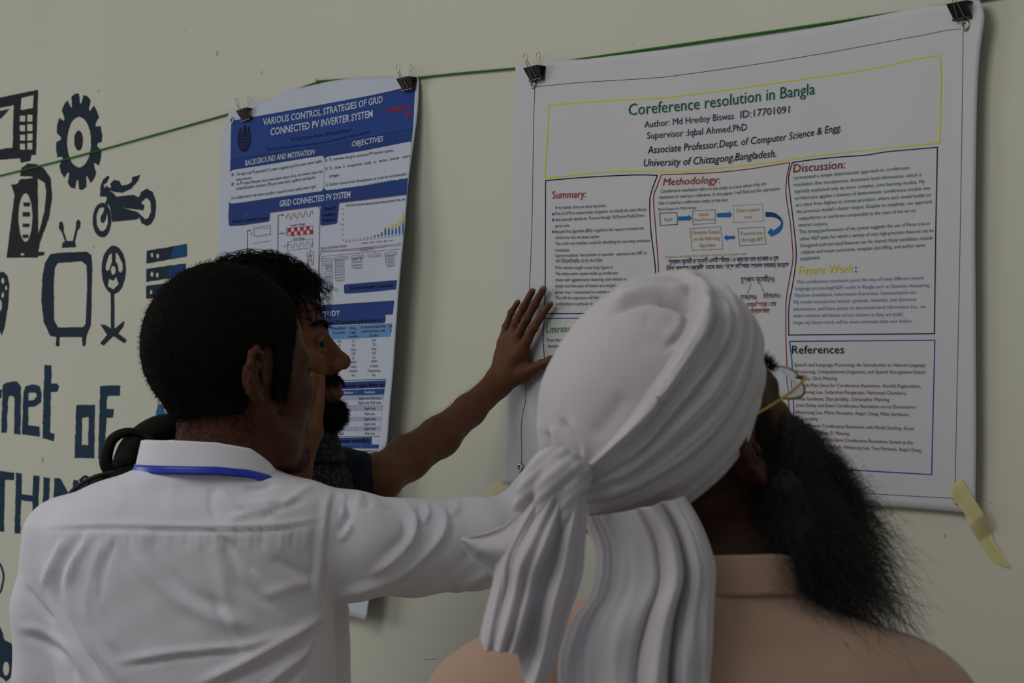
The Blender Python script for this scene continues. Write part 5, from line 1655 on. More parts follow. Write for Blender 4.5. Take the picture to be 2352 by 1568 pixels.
# right arm raised, hand resting on the cheek
SH2r, EL2r, WR2r = C(500, 1190, ZT2 - .15), C(600, 1420, 3.16), C(668, 1085, 3.17)
b2.cone(SH2r, EL2r, .042, .036, .03).cone(EL2r, WR2r, .034, .026, .015)
WRf = C(708, 905, 3.215) - WR2r
b2.cone(WR2r, WR2r + WRf * .5, .027, .026, .012)
for i, (tx, ty, td) in enumerate(((735, 872, 3.225), (716, 866, 3.215), (698, 872, 3.21), (680, 890, 3.21))):
    kn = WR2r + WRf * .52 + np.array([(.020, .008, -.006, -.018)[i], 0, .004])
    tp = C(tx, ty, td)
    mid = (kn + tp) / 2 - np.array([0, 0, .006])
    b2.cone(WR2r + WRf * .2, kn, .020, .012, .010).chain([kn, mid, tp], [.0105, .0092, .0078], .003)
body2 = mesh_blob('body', b2, .0034, M_skin2, man2)
nw = w2c(wallpt(1200, 750, 1.0)) - w2c(wallpt(1200, 750, 0.0))
nw /= np.linalg.norm(nw)
for c, a, r in tips2[:4]:
    nail(c + nw * r * .84 + a / np.linalg.norm(a) * r * .30, a, nw, r * 1.25, M_nail, man2)


def hair2(p):
    q = h2.local(p)
    zt = np.interp(q[:, 0], [-.14, -.06, -.034, -.012, .002, .010, .026, .034, .050, .062, .078, .10], [-.06, -.07, -.055, .020, .020, -.030, -.030, .020, .040, .058, .070, .078])
    return np.maximum(hb2(p) - .010, (zt - q[:, 2]) * .8)


V, F = surface(hair2, h2.O - .2, h2.O + .2, .004, 1)
N = vnormals(V, F); ql = h2.local(V)
hair2_o = make('curly_hair', c2w(V), F.tolist(), M_hair, man2)


def curls(P, N, rng, length, amp, turns, rad, droop, fwd, npt=16, top=1.0):
    n = len(P); t = np.linspace(0, 1, npt)
    L = length * rng.uniform(.55, 1.15, n)
    d0 = N + rng.normal(0, .35, N.shape) + fwd; d0 /= np.linalg.norm(d0, axis=1)[:, None]
    S = P[:, None] - N[:, None] * .003 + d0[:, None] * (L[:, None] * t)[..., None]
    S = S + np.array(droop) * (L[:, None] * t ** 2)[..., None]
    u = np.cross(d0, rng.normal(0, 1, N.shape)); u /= np.linalg.norm(u, axis=1)[:, None]
    v = np.cross(d0, u)
    ph = rng.uniform(0, 6.28, n)[:, None] + t[None] * 2 * np.pi * (turns * rng.uniform(.6, 1.3, n))[:, None]
    a = amp * rng.uniform(.5, 1.3, n)[:, None] * np.clip(t * 2.5, 0, 1)[None]
    S = S + u[:, None] * (a * np.cos(ph))[..., None] + v[:, None] * (a * np.sin(ph))[..., None]
    r = rad * (1 - .6 * t)
    return S, r


def locks(P, N, rng, per, jit, *a):
    """curls in clumps of a few hairs that wind together"""
    S, r = curls(P, N, rng, *a)
    m = S.shape[1]
    S = np.repeat(S, per, 0)
    off = rng.normal(0, jit, (len(S), 1, 3)) * np.linspace(.5, 1.4, m)[None, :, None] + rng.normal(0, jit * .35, (len(S), m, 3)).cumsum(1) * .5
    return S + off, r


up = ql[:, 2] > .03
P, Nn = scatter(V, N, up, 520, RNG)
S, r = locks(P, Nn, RNG, 6, .0008, .026, .0085, 1.25, .00034, (.25, -.55, 0), np.array([.15, .15, 0]), 20)
Vc, Fc = strands(c2w(S), r); make('hair_curls', Vc, Fc, M_hair, hair2_o)
frt = (ql[:, 0] > .035) & (ql[:, 2] > .045)
P, Nn = scatter(V, N, frt, 120, RNG)
S, r = locks(P, Nn, RNG, 7, .0009, .036, .0100, 1.35, .00030, (.15, -.75, 0), np.array([.35, .0, 0]), 24)
Vc, Fc = strands(c2w(S), r); make('forelock', Vc, Fc, M_hair, hair2_o)
low = (ql[:, 2] < .03)
P, Nn = scatter(V, N, low, 1500, RNG)
stubble('side_hair', P, Nn, .010, .0003, M_hair, hair2_o, RNG, lean=(-.3, -.5, 0))

# moustache, goatee, brows, eyes
Vb, Fb_ = surface(hb2, h2.O - .2, h2.O + .2, .0034, 1)
Nb = vnormals(Vb, Fb_); qb = h2.local(Vb)
xx, yy, zz = qb.T
gt = (zz < -.086) & (zz > -.135) & (xx > .045) & (np.abs(yy) < .036)
P, Nn = scatter(Vb, Nb, gt, 3000, RNG)
stubble('goatee', P, Nn, .011, .00026, M_hair, man2, RNG, lean=(.15, -.9, 0), jit=.3)
ms = (zz < -.050) & (zz > -.0625) & (xx > .070) & (np.abs(yy) < .034)
P, Nn = scatter(Vb, Nb, ms, 1500, RNG)
stubble('moustache', P, Nn, .006, .00026, M_hair, man2, RNG, lean=(.1, -.8, 0), jit=.3)
jb = (zz < -.050 - .35 * (xx - .02)) & (zz > -.125) & (xx > .012) & (xx < .085) & ((np.abs(yy) > .022) | (zz < -.08))
P, Nn = scatter(Vb, Nb, jb, 5200, RNG)
stubble('jaw_beard', P, Nn, .006, .00022, M_hair, man2, RNG, lean=(.05, -.7, 0), jit=.3)
for s in (-1, 1):
    e = Blob().ell(h2(.0762, s * .032, -.006), (.0128, .0126, .0108), h2.M)
    eo = mesh_blob('eye', e, .0022, M_eye, man2)
    c0 = h2(.0762, s * .032, -.006); dr = h2.F * .76 - h2.L * .62 + h2.U * .04
    ir = Blob().ell(c0 + dr * .0092, (.0056, .0060, .0064), h2.M)
    mesh_blob('iris', ir, .0012, M_iris, eo)
    tt = RNG.uniform(0, 1, 330)
    P = np.array([h2(.0975 - .022 * t ** 2, s * (.012 + .040 * t), .013 + .010 * math.sin(t * 2.4)) for t in tt]) + RNG.normal(0, .0013, (330, 3))
    stubble('eyebrow', P, np.tile(h2.L * s * .8 + h2.F * .25 + h2.U * .25, (330, 1)), .008, .00026, M_hair, man2, RNG, jit=.25)
    P = np.array([h2(.0905 - .008 * t ** 2, s * (.024 + .016 * t), -.0006) for t in np.linspace(0, 1, 40)])
    stubble('eyelash', P, np.tile(h2.F * .9 - h2.U * .1, (40, 1)), .003, .00012, M_hair, man2, RNG, jit=.1)
lip = Blob()
for z_, r_, w_ in ((-.0640, .0060, .0125), (-.0758, .0066, .0115)):
    lip.cone(h2(.0955 - (.0758 + z_) * -.12, -w_, z_), h2(.0955 - (.0758 + z_) * -.12, w_, z_), r_, r_, .002)
lips2 = mesh_blob('lips', lip, .002, mat('lip_skin', (.10, .036, .028, 1), .5, .3, noise=.1), man2)
# fine hairs along the forearm
pts = np.array([C(868, 1100, 3.40), C(935, 1052, 3.47), C(1010, 1003, 3.53), C(1078, 942, 3.59), wr2])
Va, Fa = surface(Blob().chain(pts, [px2m(50, 3.4), px2m(49, 3.47), px2m(44, 3.53), px2m(34, 3.59), px2m(31, 3.65)], .015), pts.min(0) - .06, pts.max(0) + .06, .006, 1)
Na = vnormals(Va, Fa)
P, Nn = scatter(Va, Na, Na @ np.array([-.6, .75, 0]) > .1, 1200, RNG)
stubble('arm_hair', P, Nn, .010, .00007, M_hair, man2, RNG, lean=(.7, .3, 0), jit=.4)

# dark shirt with a small dotted print
M_dark = fabric('dark_printed_shirting', (.010, .011, .016, 1), noise=.1, sheen=0)
nt = M_dark.node_tree; bs = nt.nodes['Principled BSDF']
tc = [n for n in nt.nodes if n.type == 'TEX_COORD'][0]
vo = nt.nodes.new('ShaderNodeTexVoronoi'); vo.inputs['Scale'].default_value = 150
nt.links.new(tc.outputs['Object'], vo.inputs['Vector'])
cr = nt.nodes.new('ShaderNodeValToRGB'); cr.color_ramp.elements[0].position = .20; cr.color_ramp.elements[0].color = (0, 0, 0, 1)
e1 = cr.color_ramp.elements[1]; e1.position = .25; e1.color = (1, 1, 1, 1)
e2 = cr.color_ramp.elements.new(.36); e2.color = (1, 1, 1, 1); e3 = cr.color_ramp.elements.new(.42); e3.color = (0, 0, 0, 1)
nt.links.new(vo.outputs['Distance'], cr.inputs['Fac'])
mx = nt.nodes.new('ShaderNodeMix'); mx.data_type = 'RGBA'
mx.inputs['A'].default_value = (.007, .008, .012, 1); mx.inputs['B'].default_value = (.05, .05, .055, 1)
nt.links.new(cr.outputs['Color'], mx.inputs['Factor']); nt.links.new(mx.outputs['Result'], bs.inputs['Base Color'])
M_navy = fabric('navy_sleeve_cloth', (.008, .010, .018, 1), noise=.1, sheen=0)
s2 = Blob()
s2.loft([row(1010, 520, 722, ZT2 - .01, .080, D2), row(1040, 420, 770, ZT2, .12, D2), row(1085, 345, 800, ZT2, .165, D2), row(1150, 305, 812, ZT2, .19, D2), row(1300, 290, 800, ZT2, .185, D2), row(1420, 292, 765, ZT2, .17, D2),
         row(1600, 280, 760, ZT2, .165, D2), row(1900, 270, 770, ZT2, .175, D2)], .03, 2.2)
s2.cone(C(500, 1190, ZT2 - .14), C(585, 1370, 3.17), .066, .060, .03)
shirt2 = mesh_blob('shirt', s2, .005, M_dark, man2, lambda V, N: .0015 * np.sin(c2px(V)[:, 0] / 17 + c2px(V)[:, 1] / 23))
sl = Blob().chain([C(745, 1105, ZT2 + .09), C(800, 1102, D2 + .09), C(838, 1108, D2 + .115)], [px2m(80, 3.4), px2m(66, 3.4), px2m(58, 3.41)], .02)
slv = mesh_blob('sleeve', sl, .004, M_navy, shirt2, lambda V, N: .0015 * np.sin(c2px(V)[:, 0] / 9 + c2px(V)[:, 1] / 31))
V, F = ring_band(655, D2 + .02, px2m(112, D2), .072, lambda t: 1000 - 12 * math.cos(math.radians(t)), lambda t: 1046 + 14 * math.cos(math.radians(t)), D2, 100, 10, flare=.22)
thicken(make('collar', c2w(V), F, M_dark, shirt2), .003)
legs(c2w(C(540, 1900, ZT2))[:2], np.array([1.0, .55]), .84, .11, M_trou, M_shoe, man2)

# ------------------------------------------------------------------ backpack on his back
M_bag = fabric('black_nylon', (.009, .0085, .008, 1), scale=500, rough=.7, sheen=0)
bag = empty('backpack', c2w(C(235, 1420, ZT2 - .02)), 'black backpack with a grab loop on the back of the curly haired man', 'backpack')
g = Blob()
DB = ZT2 - .02
g.loft([row(1070, 285, 350, DB, .05, D2), row(1088, 225, 350, DB, .085, D2), row(1130, 160, 305, DB, .115, D2), row(1180, 120, 296, DB, .13, D2), row(1300, 92, 272, DB, .14, D2), row(1500, 88, 266, DB, .145, D2), row(1720, 100, 262, DB, .14, D2),
        row(1760, 130, 255, DB, .12, D2)], .02, 2.8)
mesh_blob('body', g, .005, M_bag, bag, lambda V, N: .002 * np.sin(c2px(V)[:, 1] / 19 + c2px(V)[:, 0] / 40))
lp = spline([C(262, 1092, DB - .03), C(243, 1060, DB - .035), C(256, 1012, DB - .035), C(290, 992, DB - .035), C(330, 998, DB - .03), C(352, 1020, DB - .03), C(345, 1050, DB - .02)], 40)
V, F = tube(c2w(lp), np.interp(np.linspace(0, 1, 40), [0, .3, .6, 1], [.011, .0085, .0055, .006]), 10)
make('grab_loop', V, F, M_bag, bag)
st = spline([C(285, 1075, DB - .05), C(310, 1020, DB - .02), C(370, 982, DB + .0), C(440, 985, DB + .03), C(520, 1010, DB + .0), C(600, 1060, DB - .05), C(620, 1180, DB - .14), C(560, 1330, DB - .17)], 60)
V, F = tube(c2w(st), .019, 12)
make('shoulder_strap', V, F, M_bag, bag)
zp = spline([C(125, 1190, DB - .135), C(165, 1128, DB - .13), C(215, 1096, DB - .10), C(265, 1085, DB - .07)], 40)
V, F = tube(c2w(zp), .0032, 8)
make('zip', V, F, mat('zip_grey', (.03, .03, .03, 1), .4, .5), bag)
V, F = tube(c2w(spline([C(183, 1104, DB - .10), C(196, 1094, DB - .10), C(206, 1103, DB - .10), C(200, 1112, DB - .1)], 20)), .0022, 6)
make('zip_pull', V, F, mat('zip_grey', (.03, .03, .03, 1)), bag)

# ------------------------------------------------------------------ the bearded man in the white turban
D3 = 2.20
man3 = empty('person', np.r_[c2w(C(1620, 1500, D3))[:2], 0.0], 'man in a white turban with a long grey black beard, nearest to the camera', 'person')
h3 = Frame(51, 33, 4, (1.03, 1.0, 1.04)).anchor((-.034, -.085, 0), 1727, 1043, D3 + .062)
nk3 = C(1672, 1300, D3 + .03)
b3 = head_blob(h3, nk3, (.058, .062), nose=.9, ex=-.022)
hb3 = head_blob(h3, nk3, (.058, .062), nose=.9, ears=False)
Z3 = D3 + .03
b3.chain([C(1380, 1620, Z3), C(1650, 1460, Z3), C(1860, 1620, Z3)], [.036, .052, .036], .02)
b3.cone(C(1620, 1480, Z3), C(1610, 2300, Z3), .09, .09, .05)
for sx in (-1, 1):
    a, e, w_ = C(1620 + sx * 400, 1700, Z3), C(1620 + sx * 545, 2230, Z3 + .02), C(1620 + sx * 520, 2760, Z3 + .08)
    b3.cone(C(1620 + sx * 240, 1620, Z3), a, .036, .036, .02).cone(a, e, .040, .033, .02).cone(e, w_, .031, .022, .012)
    hand(b3, w_, np.array([0, -1, .15]), np.array([sx * 1., 0, -.2]), np.array([.1, 0, 1.]), 1.0, (.3, .35, .4, .45))
body3 = mesh_blob('body', b3, .0042, M_skin3, man3)

# kurta
M_kurta = fabric('beige_cotton', lin((174, 143, 124)), scale=700)
s3 = Blob()
s3.loft([row(1300, 1560, 1812, Z3 - .005, .070, D3), row(1345, 1470, 1832, Z3, .086, D3), row(1390, 1330, 1890, Z3, .100, D3), row(1430, 1215, 1990, Z3, .112, D3), row(1475, 1110, 2105, Z3, .122, D3), row(1520, 1030, 2180, Z3, .132, D3),
         row(1568, 985, 2232, Z3, .140, D3), row(1700, 975, 2260, Z3, .150, D3), row(2000, 1040, 2200, Z3, .155, D3), row(2600, 1010, 2230, Z3, .165, D3), row(3300, 960, 2280, Z3, .175, D3)], .03, 2.15)
for sx in (-1, 1):
    s3.chain([C(1620 + sx * 455, 1640, Z3), C(1620 + sx * 560, 2220, Z3 + .02), C(1620 + sx * 535, 2700, Z3 + .08)], [.066, .058, .050], .025)
F3 = [([(1640, 1440), (1760, 1432), (1900, 1450)], 30, .002), ([(1700, 1500), (1820, 1480), (1950, 1520)], 34, -.0024), ([(1780, 1400), (1880, 1440), (2000, 1490)], 20, .0022), ([(1080, 1520), (1200, 1480), (1300, 1440)], 24, .0022)]
shirt3 = mesh_blob('kurta', s3, .0065, M_kurta, man3, lambda V, N: folds(V, N, F3) + .0012 * np.sin(c2px(V)[:, 0] / 70 + c2px(V)[:, 1] / 90))
kt = lambda t: float(np.interp(t, [-180, -130, -90, -60, -30, 0, 60, 120, 180], [1290, 1266, 1262, 1262, 1272, 1310, 1345, 1340, 1290]))
kb = lambda t: float(np.interp(t, [-180, -130, -90, -60, -30, 0, 60, 120, 180], [1385, 1356, 1352, 1352, 1362, 1392, 1430, 1425, 1385]))
V, F = ring_band(1672, Z3 - .005, px2m(160, D3), .080, kt, kb, D3, 120, 10, flare=.08)
thicken(make('collar_band', c2w(V), F, M_kurta, shirt3), .003)

# turban: one closed wrapped mass, its outline star shaped about a centre
M_turb = fabric('turban_muslin', lin((193, 188, 193)), scale=1100, noise=.02, weave=.3)
TC = np.array([1492., 905.])
OUT3 = [(1738, 850), (1722, 905), (1700, 975), (1652, 1055), (1600, 1105), (1550, 1142), (1495, 1170), (1440, 1190), (1385, 1206), (1345, 1208), (1300, 1180), (1270, 1120), (1246, 1060), (1236, 1000), (1234, 950), (1238, 905), (1250, 860), (1275, 812), (1300, 770),
        (1340, 722), (1385, 685), (1430, 657), (1475, 640), (1530, 630), (1580, 629), (1625, 635), (1662, 650), (1690, 680), (1714, 730), (1730, 790)]
oa = np.array(OUT3) - TC
ang = np.arctan2(oa[:, 1], oa[:, 0]); rr_ = np.linalg.norm(oa, axis=1)
o_ = np.argsort(ang); ang, rr_ = ang[o_], rr_[o_]
NA, NP = 460, 300
A_ = np.linspace(-np.pi, np.pi, NA, endpoint=False)
R_ = np.interp(A_, np.r_[ang[-1] - 2 * np.pi, ang, ang[0] + 2 * np.pi], np.r_[rr_[-1], rr_, rr_[0]])
k_ = np.exp(-np.linspace(-2, 2, 9) ** 2); k_ /= k_.sum()
R_ = np.convolve(np.r_[R_[-4:], R_, R_[:4]], k_, 'valid')
P_ = np.linspace(0.004, np.pi - .004, NP)[:, None]
rad_ = np.sin(P_) ** .92 * R_[None]
qx, qy = TC[0] + rad_ * np.cos(A_), TC[1] + rad_ * np.sin(A_)
DT, BT = D3 + .015, .112
dep = DT - BT * np.sign(np.cos(P_)) * np.abs(np.cos(P_)) ** .95 + 0 * A_
VT = np.stack([(qx - 1176) / FPX * D3, (784 - qy) / FPX * D3, dep], -1).reshape(-1, 3)
FT = [[i * NA + j, i * NA + (j + 1) % NA, (i + 1) * NA + (j + 1) % NA, (i + 1) * NA + j] for i in range(NP - 1) for j in range(NA)]
NT = vnormals(VT, FT)
if (NT[NA * 10] @ np.array([0, 0, 1])) > 0: NT = -NT
front = np.clip(np.cos(np.repeat(P_[:, 0], NA)) * 2.4 + .16, 0, 1)
Q = np.stack([qx, qy], -1).reshape(-1, 2)
# fan of pleats between the inner edge of the wrap and the outline on the right
inner = spline([(1322, 1098), (1350, 1062), (1392, 1014), (1440, 955), (1500, 872), (1552, 790), (1578, 725), (1580, 672), (1560, 640)], 90)
outer = spline([(1318, 1150), (1350, 1215), (1440, 1196), (1550, 1148), (1652, 1062), (1706, 975), (1744, 850), (1722, 735), (1650, 632)], 90)
mid = spline([(1320, 1118), (1360, 1105), (1430, 1075), (1520, 1010), (1600, 920), (1655, 820), (1672, 740), (1655, 680), (1610, 636)], 90)
ts = np.linspace(-.12, 1.06, 200)
G = []
for t in ts:
    a0, a1, a2 = (1 - t) * (1 - 2 * t), 4 * t * (1 - t), t * (2 * t - 1)
    G.append(inner * a0 + mid * a1 + outer * a2)
G = np.array(G)
T_ = np.full(len(Q), -9.0); S_ = np.zeros(len(Q)); Dn = np.full(len(Q), 1e9)
Gf = G.reshape(-1, 2)
idx = np.nonzero(np.repeat(P_[:, 0], NA) < 1.75)[0]
for ch in np.array_split(idx, 60):
    dd = (Q[ch, 0:1] - Gf[None, :, 0]) ** 2 + (Q[ch, 1:2] - Gf[None, :, 1]) ** 2
    m_ = dd.argmin(1)
    T_[ch] = ts[m_ // 90]; S_[ch] = (m_ % 90) / 89.0; Dn[ch] = np.sqrt(dd[np.arange(len(ch)), m_])
inside = np.clip((1.02 - S_) / .20, 0, 1) * np.clip((T_ + .035) / .06, 0, 1) * np.clip(1 - (Dn - 6) / 20, 0, 1)
tw = T_ + .020 * np.sin(S_ * 5.0 + 1) + .012 * np.sin(S_ * 11 + T_ * 9)


def pleat(x, n, sharp):
    return np.abs(np.sin(np.pi * n * x)) ** sharp


vary = .55 + .45 * np.sin(T_ * 14 + 1.1) * np.cos(S_ * 3.1 + T_ * 6)
hgt = inside * (.0125 * np.exp(-((T_ - .07) / .11) ** 2) + .0045 * np.sin(np.pi * np.clip(T_, 0, 1)) + .0105 * pleat(tw * .97 + .02, 6, .5) * (.65 + .35 * np.sin(S_ * np.pi)) + .0046 * vary * pleat(tw + .03 * np.sin(S_ * 4), 15, .7) + .0013 * pleat(tw, 33, .8))
hgt += np.where(inside > 0, -.0035 * np.exp(-((tw - .215) / .014) ** 2) - .004 * np.exp(-((tw - .30) / .010) ** 2) * (S_ > .35) - .003 * np.exp(-((tw - .66) / .012) ** 2) - .0036 * np.exp(-((tw - .82) / .012) ** 2), 0)
FL = [  # twisted band across the crown and creases of the smooth cap
    ([(1395, 690), (1440, 660), (1510, 640), (1580, 636), (1640, 650)], 15, .0085), ([(1410, 698), (1470, 674), (1530, 666), (1580, 676)], 8, .0065), ([(1400, 678), (1450, 652), (1520, 640), (1575, 648)], 5, -.0050), ([(1405, 716), (1450, 694), (1500, 686), (1550, 692), (1588, 708)], 8, -.0095),
    ([(1505, 688), (1545, 694), (1585, 712)], 9, -.0080), ([(1535, 676), (1590, 668), (1615, 700), (1600, 770), (1570, 820)], 12, .0060), ([(1545, 700), (1580, 712), (1566, 760), (1530, 800)], 9, -.0060),
    ([(1625, 650), (1655, 690), (1652, 760), (1630, 820)], 10, .0050), ([(1608, 690), (1622, 740), (1600, 800)], 6, -.0055), ([(1640, 640), (1680, 690), (1690, 760)], 8, -.0035),
    ([(1470, 730), (1520, 745), (1560, 730)], 20, -.0024), ([(1450, 800), (1500, 785), (1540, 765)], 24, -.0014), ([(1440, 900), (1410, 950), (1360, 1010)], 22, -.0030),
    ([(1236, 965), (1242, 1010), (1250, 1050)], 7, .0040), ([(1256, 990), (1262, 1030), (1266, 1060)], 6, -.0045), ([(1270, 975), (1285, 1030), (1300, 1060)], 8, .0035), ([(1285, 960), (1320, 1020), (1335, 1060)], 8, -.0045),
    ([(1310, 960), (1345, 1020), (1340, 1070)], 10, .0030), ([(1318, 1085), (1330, 1130), (1335, 1180)], 14, -.0110),
]
hgt += folds(VT, NT, FL, False)
hg = (hgt * 1.0).reshape(NP, NA)
for _ in range(2):
    hg = (np.roll(hg, 1, 1) + 2 * hg + np.roll(hg, -1, 1)) / 4
    hg[1:-1] = (hg[:-2] + 2 * hg[1:-1] + hg[2:]) / 4
hgt = hg.reshape(-1)
VT2 = VT + NT * (hgt * front)[:, None]
turban = make('turban', c2w(VT2), FT, M_turb, man3)


def hanging(name, left, right, top_y0, d_top, d_bot, ridges, amp, n=150, m=170, hem=None, bulge=.02, rec=0.0):
    """gathered cloth end: folds run down the length and open out towards the hem"""
    L, R = spline(left, m), spline(right, m)
    u = np.linspace(0, 1, n); v = np.linspace(0, 1, m)
    q = L[:, None] * (1 - u[None, :, None]) + R[:, None] * u[None, :, None]
    q[..., 1] += (hem(u)[None] * v[:, None] ** 3) if hem else 0
    z = d_top + (d_bot - d_top) * v[:, None] + 0 * u[None]
    for uc, wd, a, ph in ridges:
        uu = uc + .02 * np.sin(v * 5 + ph)
        z = z - amp * a * (.55 + .45 * v[:, None]) * np.exp(-np.abs((u[None] - uu[:, None]) / wd) ** 1.7)
    z = z - bulge * np.sin(np.pi * u)[None] + .0007 * np.sin(u * 71 + 9 * np.sin(u * 7) + 3 * np.sin(v[:, None] * 4)) + rec * np.clip(.5 - u, 0, 1)[None] * (1 - v[:, None]) + .0015 * np.sin(v[:, None] * 17 + u * 9)
    q = q.reshape(-1, 2); z = z.reshape(-1)
    V = np.stack([(q[:, 0] - 1176) / FPX * D3, (784 - q[:, 1]) / FPX * D3, z], 1)
    F = [[i * n + j, i * n + j + 1, (i + 1) * n + j + 1, (i + 1) * n + j] for i in range(m - 1) for j in range(n - 1)]
    o = make(name, c2w(V), F, M_turb, turban)
    thicken(o, .0022)
    return o


hanging('turban_end', [(1262, 1052), (1225, 1110), (1178, 1182), (1146, 1240), (1138, 1300), (1122, 1360), (1108, 1424)],
        [(1332, 1085), (1338, 1150), (1334, 1230), (1326, 1300), (1296, 1390), (1272, 1470), (1246, 1530)], 0, 2.105, 2.085,
        [(.10, .07, .8, 0), (.30, .08, 1.0, 1), (.47, .05, .8, 2), (.62, .09, -.9, 1.5), (.78, .10, 1.2, 3), (.95, .06, .6, 4)], .016,
        hem=lambda u: np.interp(u, [0, .08, .25, .55, .60, .72, .85, 1], [0, 20, 0, -28, -20, 30, 22, -6]))
flap = [(1190, 1160), (1160, 1188), (1120, 1202), (1066, 1214), (1072, 1238), (1086, 1262), (1112, 1284), (1146, 1308), (1160, 1270), (1176, 1220)]
fv, ff = fill_2d([soften(flap, 0)])
# denser grid for the flap: triangle fan from edge lines
la = polyline([(1205, 1140), (1160, 1186), (1118, 1203), (1066, 1214)], 30); lb = polyline([(1160, 1330), (1132, 1296), (1090, 1266), (1066, 1216)], 30)
u = np.linspace(0, 1, 16)
q = la[:, None] * (1 - u[None, :, None]) + lb[:, None] * u[None, :, None]
z = 2.092 - .010 * np.sin(np.pi * u)[None] * np.linspace(1, .2, 30)[:, None] + .004 * np.sin(u * 9)[None]
V = np.stack([(q[..., 0] - 1176) / FPX * D3, (784 - q[..., 1]) / FPX * D3, z], -1).reshape(-1, 3)
thicken(make('turban_flap', c2w(V), [[i * 16 + j, i * 16 + j + 1, (i + 1) * 16 + j + 1, (i + 1) * 16 + j] for i in range(29) for j in range(15)], M_turb, turban), .002)
hanging('turban_end', [(1334, 1178), (1362, 1252), (1350, 1340), (1310, 1400), (1282, 1470), (1278, 1530), (1290, 1600), (1300, 1720)],
        [(1556, 1125), (1588, 1180), (1612, 1240), (1622, 1290), (1616, 1370), (1612, 1450), (1604, 1540), (1600, 1700)], 0, 2.118, 2.075,
        [(.06, .06, .5, 0), (.22, .05, .35, 1), (.36, .06, .45, 3), (.53, .04, -.9, 1), (.65, .075, 1.35, 1), (.745, .03, -1.2, 1.5), (.86, .075, 1.2, 2), (.955, .04, .8, 3)], .017, n=180, bulge=.022, rec=.06)
# knot where the end is tucked through
kb_ = Blob()
for pts_, rr2 in (([(1340, 1078, 2.112), (1312, 1062, 2.098), (1280, 1058, 2.092), (1246, 1080, 2.092), (1216, 1120, 2.094), (1192, 1165, 2.096)], (.008, .011, .0125, .0120, .009, .006)),
                  ([(1342, 1090, 2.106), (1314, 1080, 2.088), (1286, 1084, 2.082), (1264, 1112, 2.082), (1250, 1160, 2.086), (1240, 1215, 2.090)], (.008, .0105, .0115, .0105, .008, .005)),
                  ([(1338, 1116, 2.104), (1322, 1112, 2.086), (1306, 1126, 2.082), (1300, 1165, 2.084), (1298, 1220, 2.088)], (.007, .009, .0095, .008, .004)),
                  ([(1300, 1052, 2.12), (1262, 1052, 2.112), (1238, 1072, 2.110), (1222, 1100, 2.108)], (.008, .009, .009, .006))):
    kb_.chain([C(*q_) for q_ in spline(pts_, 12)], np.interp(np.linspace(0, 1, 12), np.linspace(0, 1, len(rr2)), rr2), .003)
mesh_blob('turban_knot', kb_, .0025, M_turb, turban, lambda V, N: .0007 * np.sin(c2px(V)[:, 1] / 5 + c2px(V)[:, 0] / 6))

# beard: dense core with frizzy hair standing out of it
bc = Blob()
bc.chain([C(1800, 985, 2.27), C(1822, 1050, 2.28), C(1838, 1130, 2.28), C(1850, 1210, 2.27), C(1858, 1280, 2.26)], [px2m(34, D3), px2m(62, D3), px2m(76, D3), px2m(80, D3), px2m(58, D3)], .03)
bc.chain([C(1795, 1120, 2.22), C(1815, 1210, 2.21), C(1842, 1290, 2.21)], [px2m(42, D3), px2m(55, D3), px2m(44, D3)], .03)
V, F = surface(bc, *bc.bounds(), .004)
N = vnormals(V, F)
beard = make('beard', c2w(V + N * RNG.normal(0, .0012, len(V))[:, None]), F.tolist(), M_beard, man3)
yv = c2px(V)[:, 1]
P, Nn = scatter(V, N, (N[:, 2] < .6), 5200, RNG)
lowness = np.clip((c2px(P)[:, 1] - 960) / 330, 0, 1)
Ls = (.010 + .050 * lowness ** 1.2)
S, r = curls(P, Nn, RNG, 1.0, .0034, 2.6, .00016, (.10, -.50, 0), np.array([.25, -.35, 0]), 16)
S = P[:, None] + (S - P[:, None]) * Ls[:, None, None]
u_ = RNG.normal(0, 1, P.shape); t = np.linspace(0, 1, 16)
ph = RNG.uniform(0, 6.28, (len(P), 1)) + t[None] * 2 * np.pi * (1.2 + 2.6 * lowness)[:, None]
v_ = np.cross(Nn, u_); v_ /= np.linalg.norm(v_, axis=1)[:, None]
w_ = np.cross(Nn, v_)
am = (.0010 + .0026 * lowness)[:, None] * np.clip(t * 3, 0, 1)[None]
S = S + v_[:, None] * (am * np.cos(ph))[..., None] + w_[:, None] * (am * np.sin(ph))[..., None]
Vc, Fc = strands(c2w(S), .00017 * (1 - .55 * t)); make('beard_hair', Vc, Fc, M_beard, beard)
ed = (N[:, 0] * .75 - N[:, 1] * .5 > .35) & (yv > 1040)
P, Nn = scatter(V, N, ed, 2300, RNG)
lw = np.clip((c2px(P)[:, 1] - 1040) / 260, 0, 1)
dirn = Nn * .5 + np.array([.58, -.62, 0]) + RNG.normal(0, .26, Nn.shape); dirn /= np.linalg.norm(dirn, axis=1)[:, None]
Ln = (.030 + .078 * lw) * RNG.uniform(.4, 1.1, len(P))
S = P[:, None] + dirn[:, None] * (Ln[:, None] * t)[..., None] + np.array([0, -.25, 0]) * (Ln[:, None] * t ** 2)[..., None]
ph = RNG.uniform(0, 6.28, (len(P), 1)) + t[None] * 2 * np.pi * RNG.uniform(1.5, 3.5, (len(P), 1))
u_ = np.cross(dirn, RNG.normal(0, 1, P.shape)); u_ /= np.linalg.norm(u_, axis=1)[:, None]; v_ = np.cross(dirn, u_)
am = RNG.uniform(.0020, .0055, (len(P), 1)) * np.clip(t * 3, 0, 1)[None]
S = S + u_[:, None] * (am * np.cos(ph))[..., None] + v_[:, None] * (am * np.sin(ph))[..., None]
Vc, Fc = strands(c2w(S), .00021 * (1 - .5 * t)); make('beard_wisps', Vc, Fc, M_beard, beard)
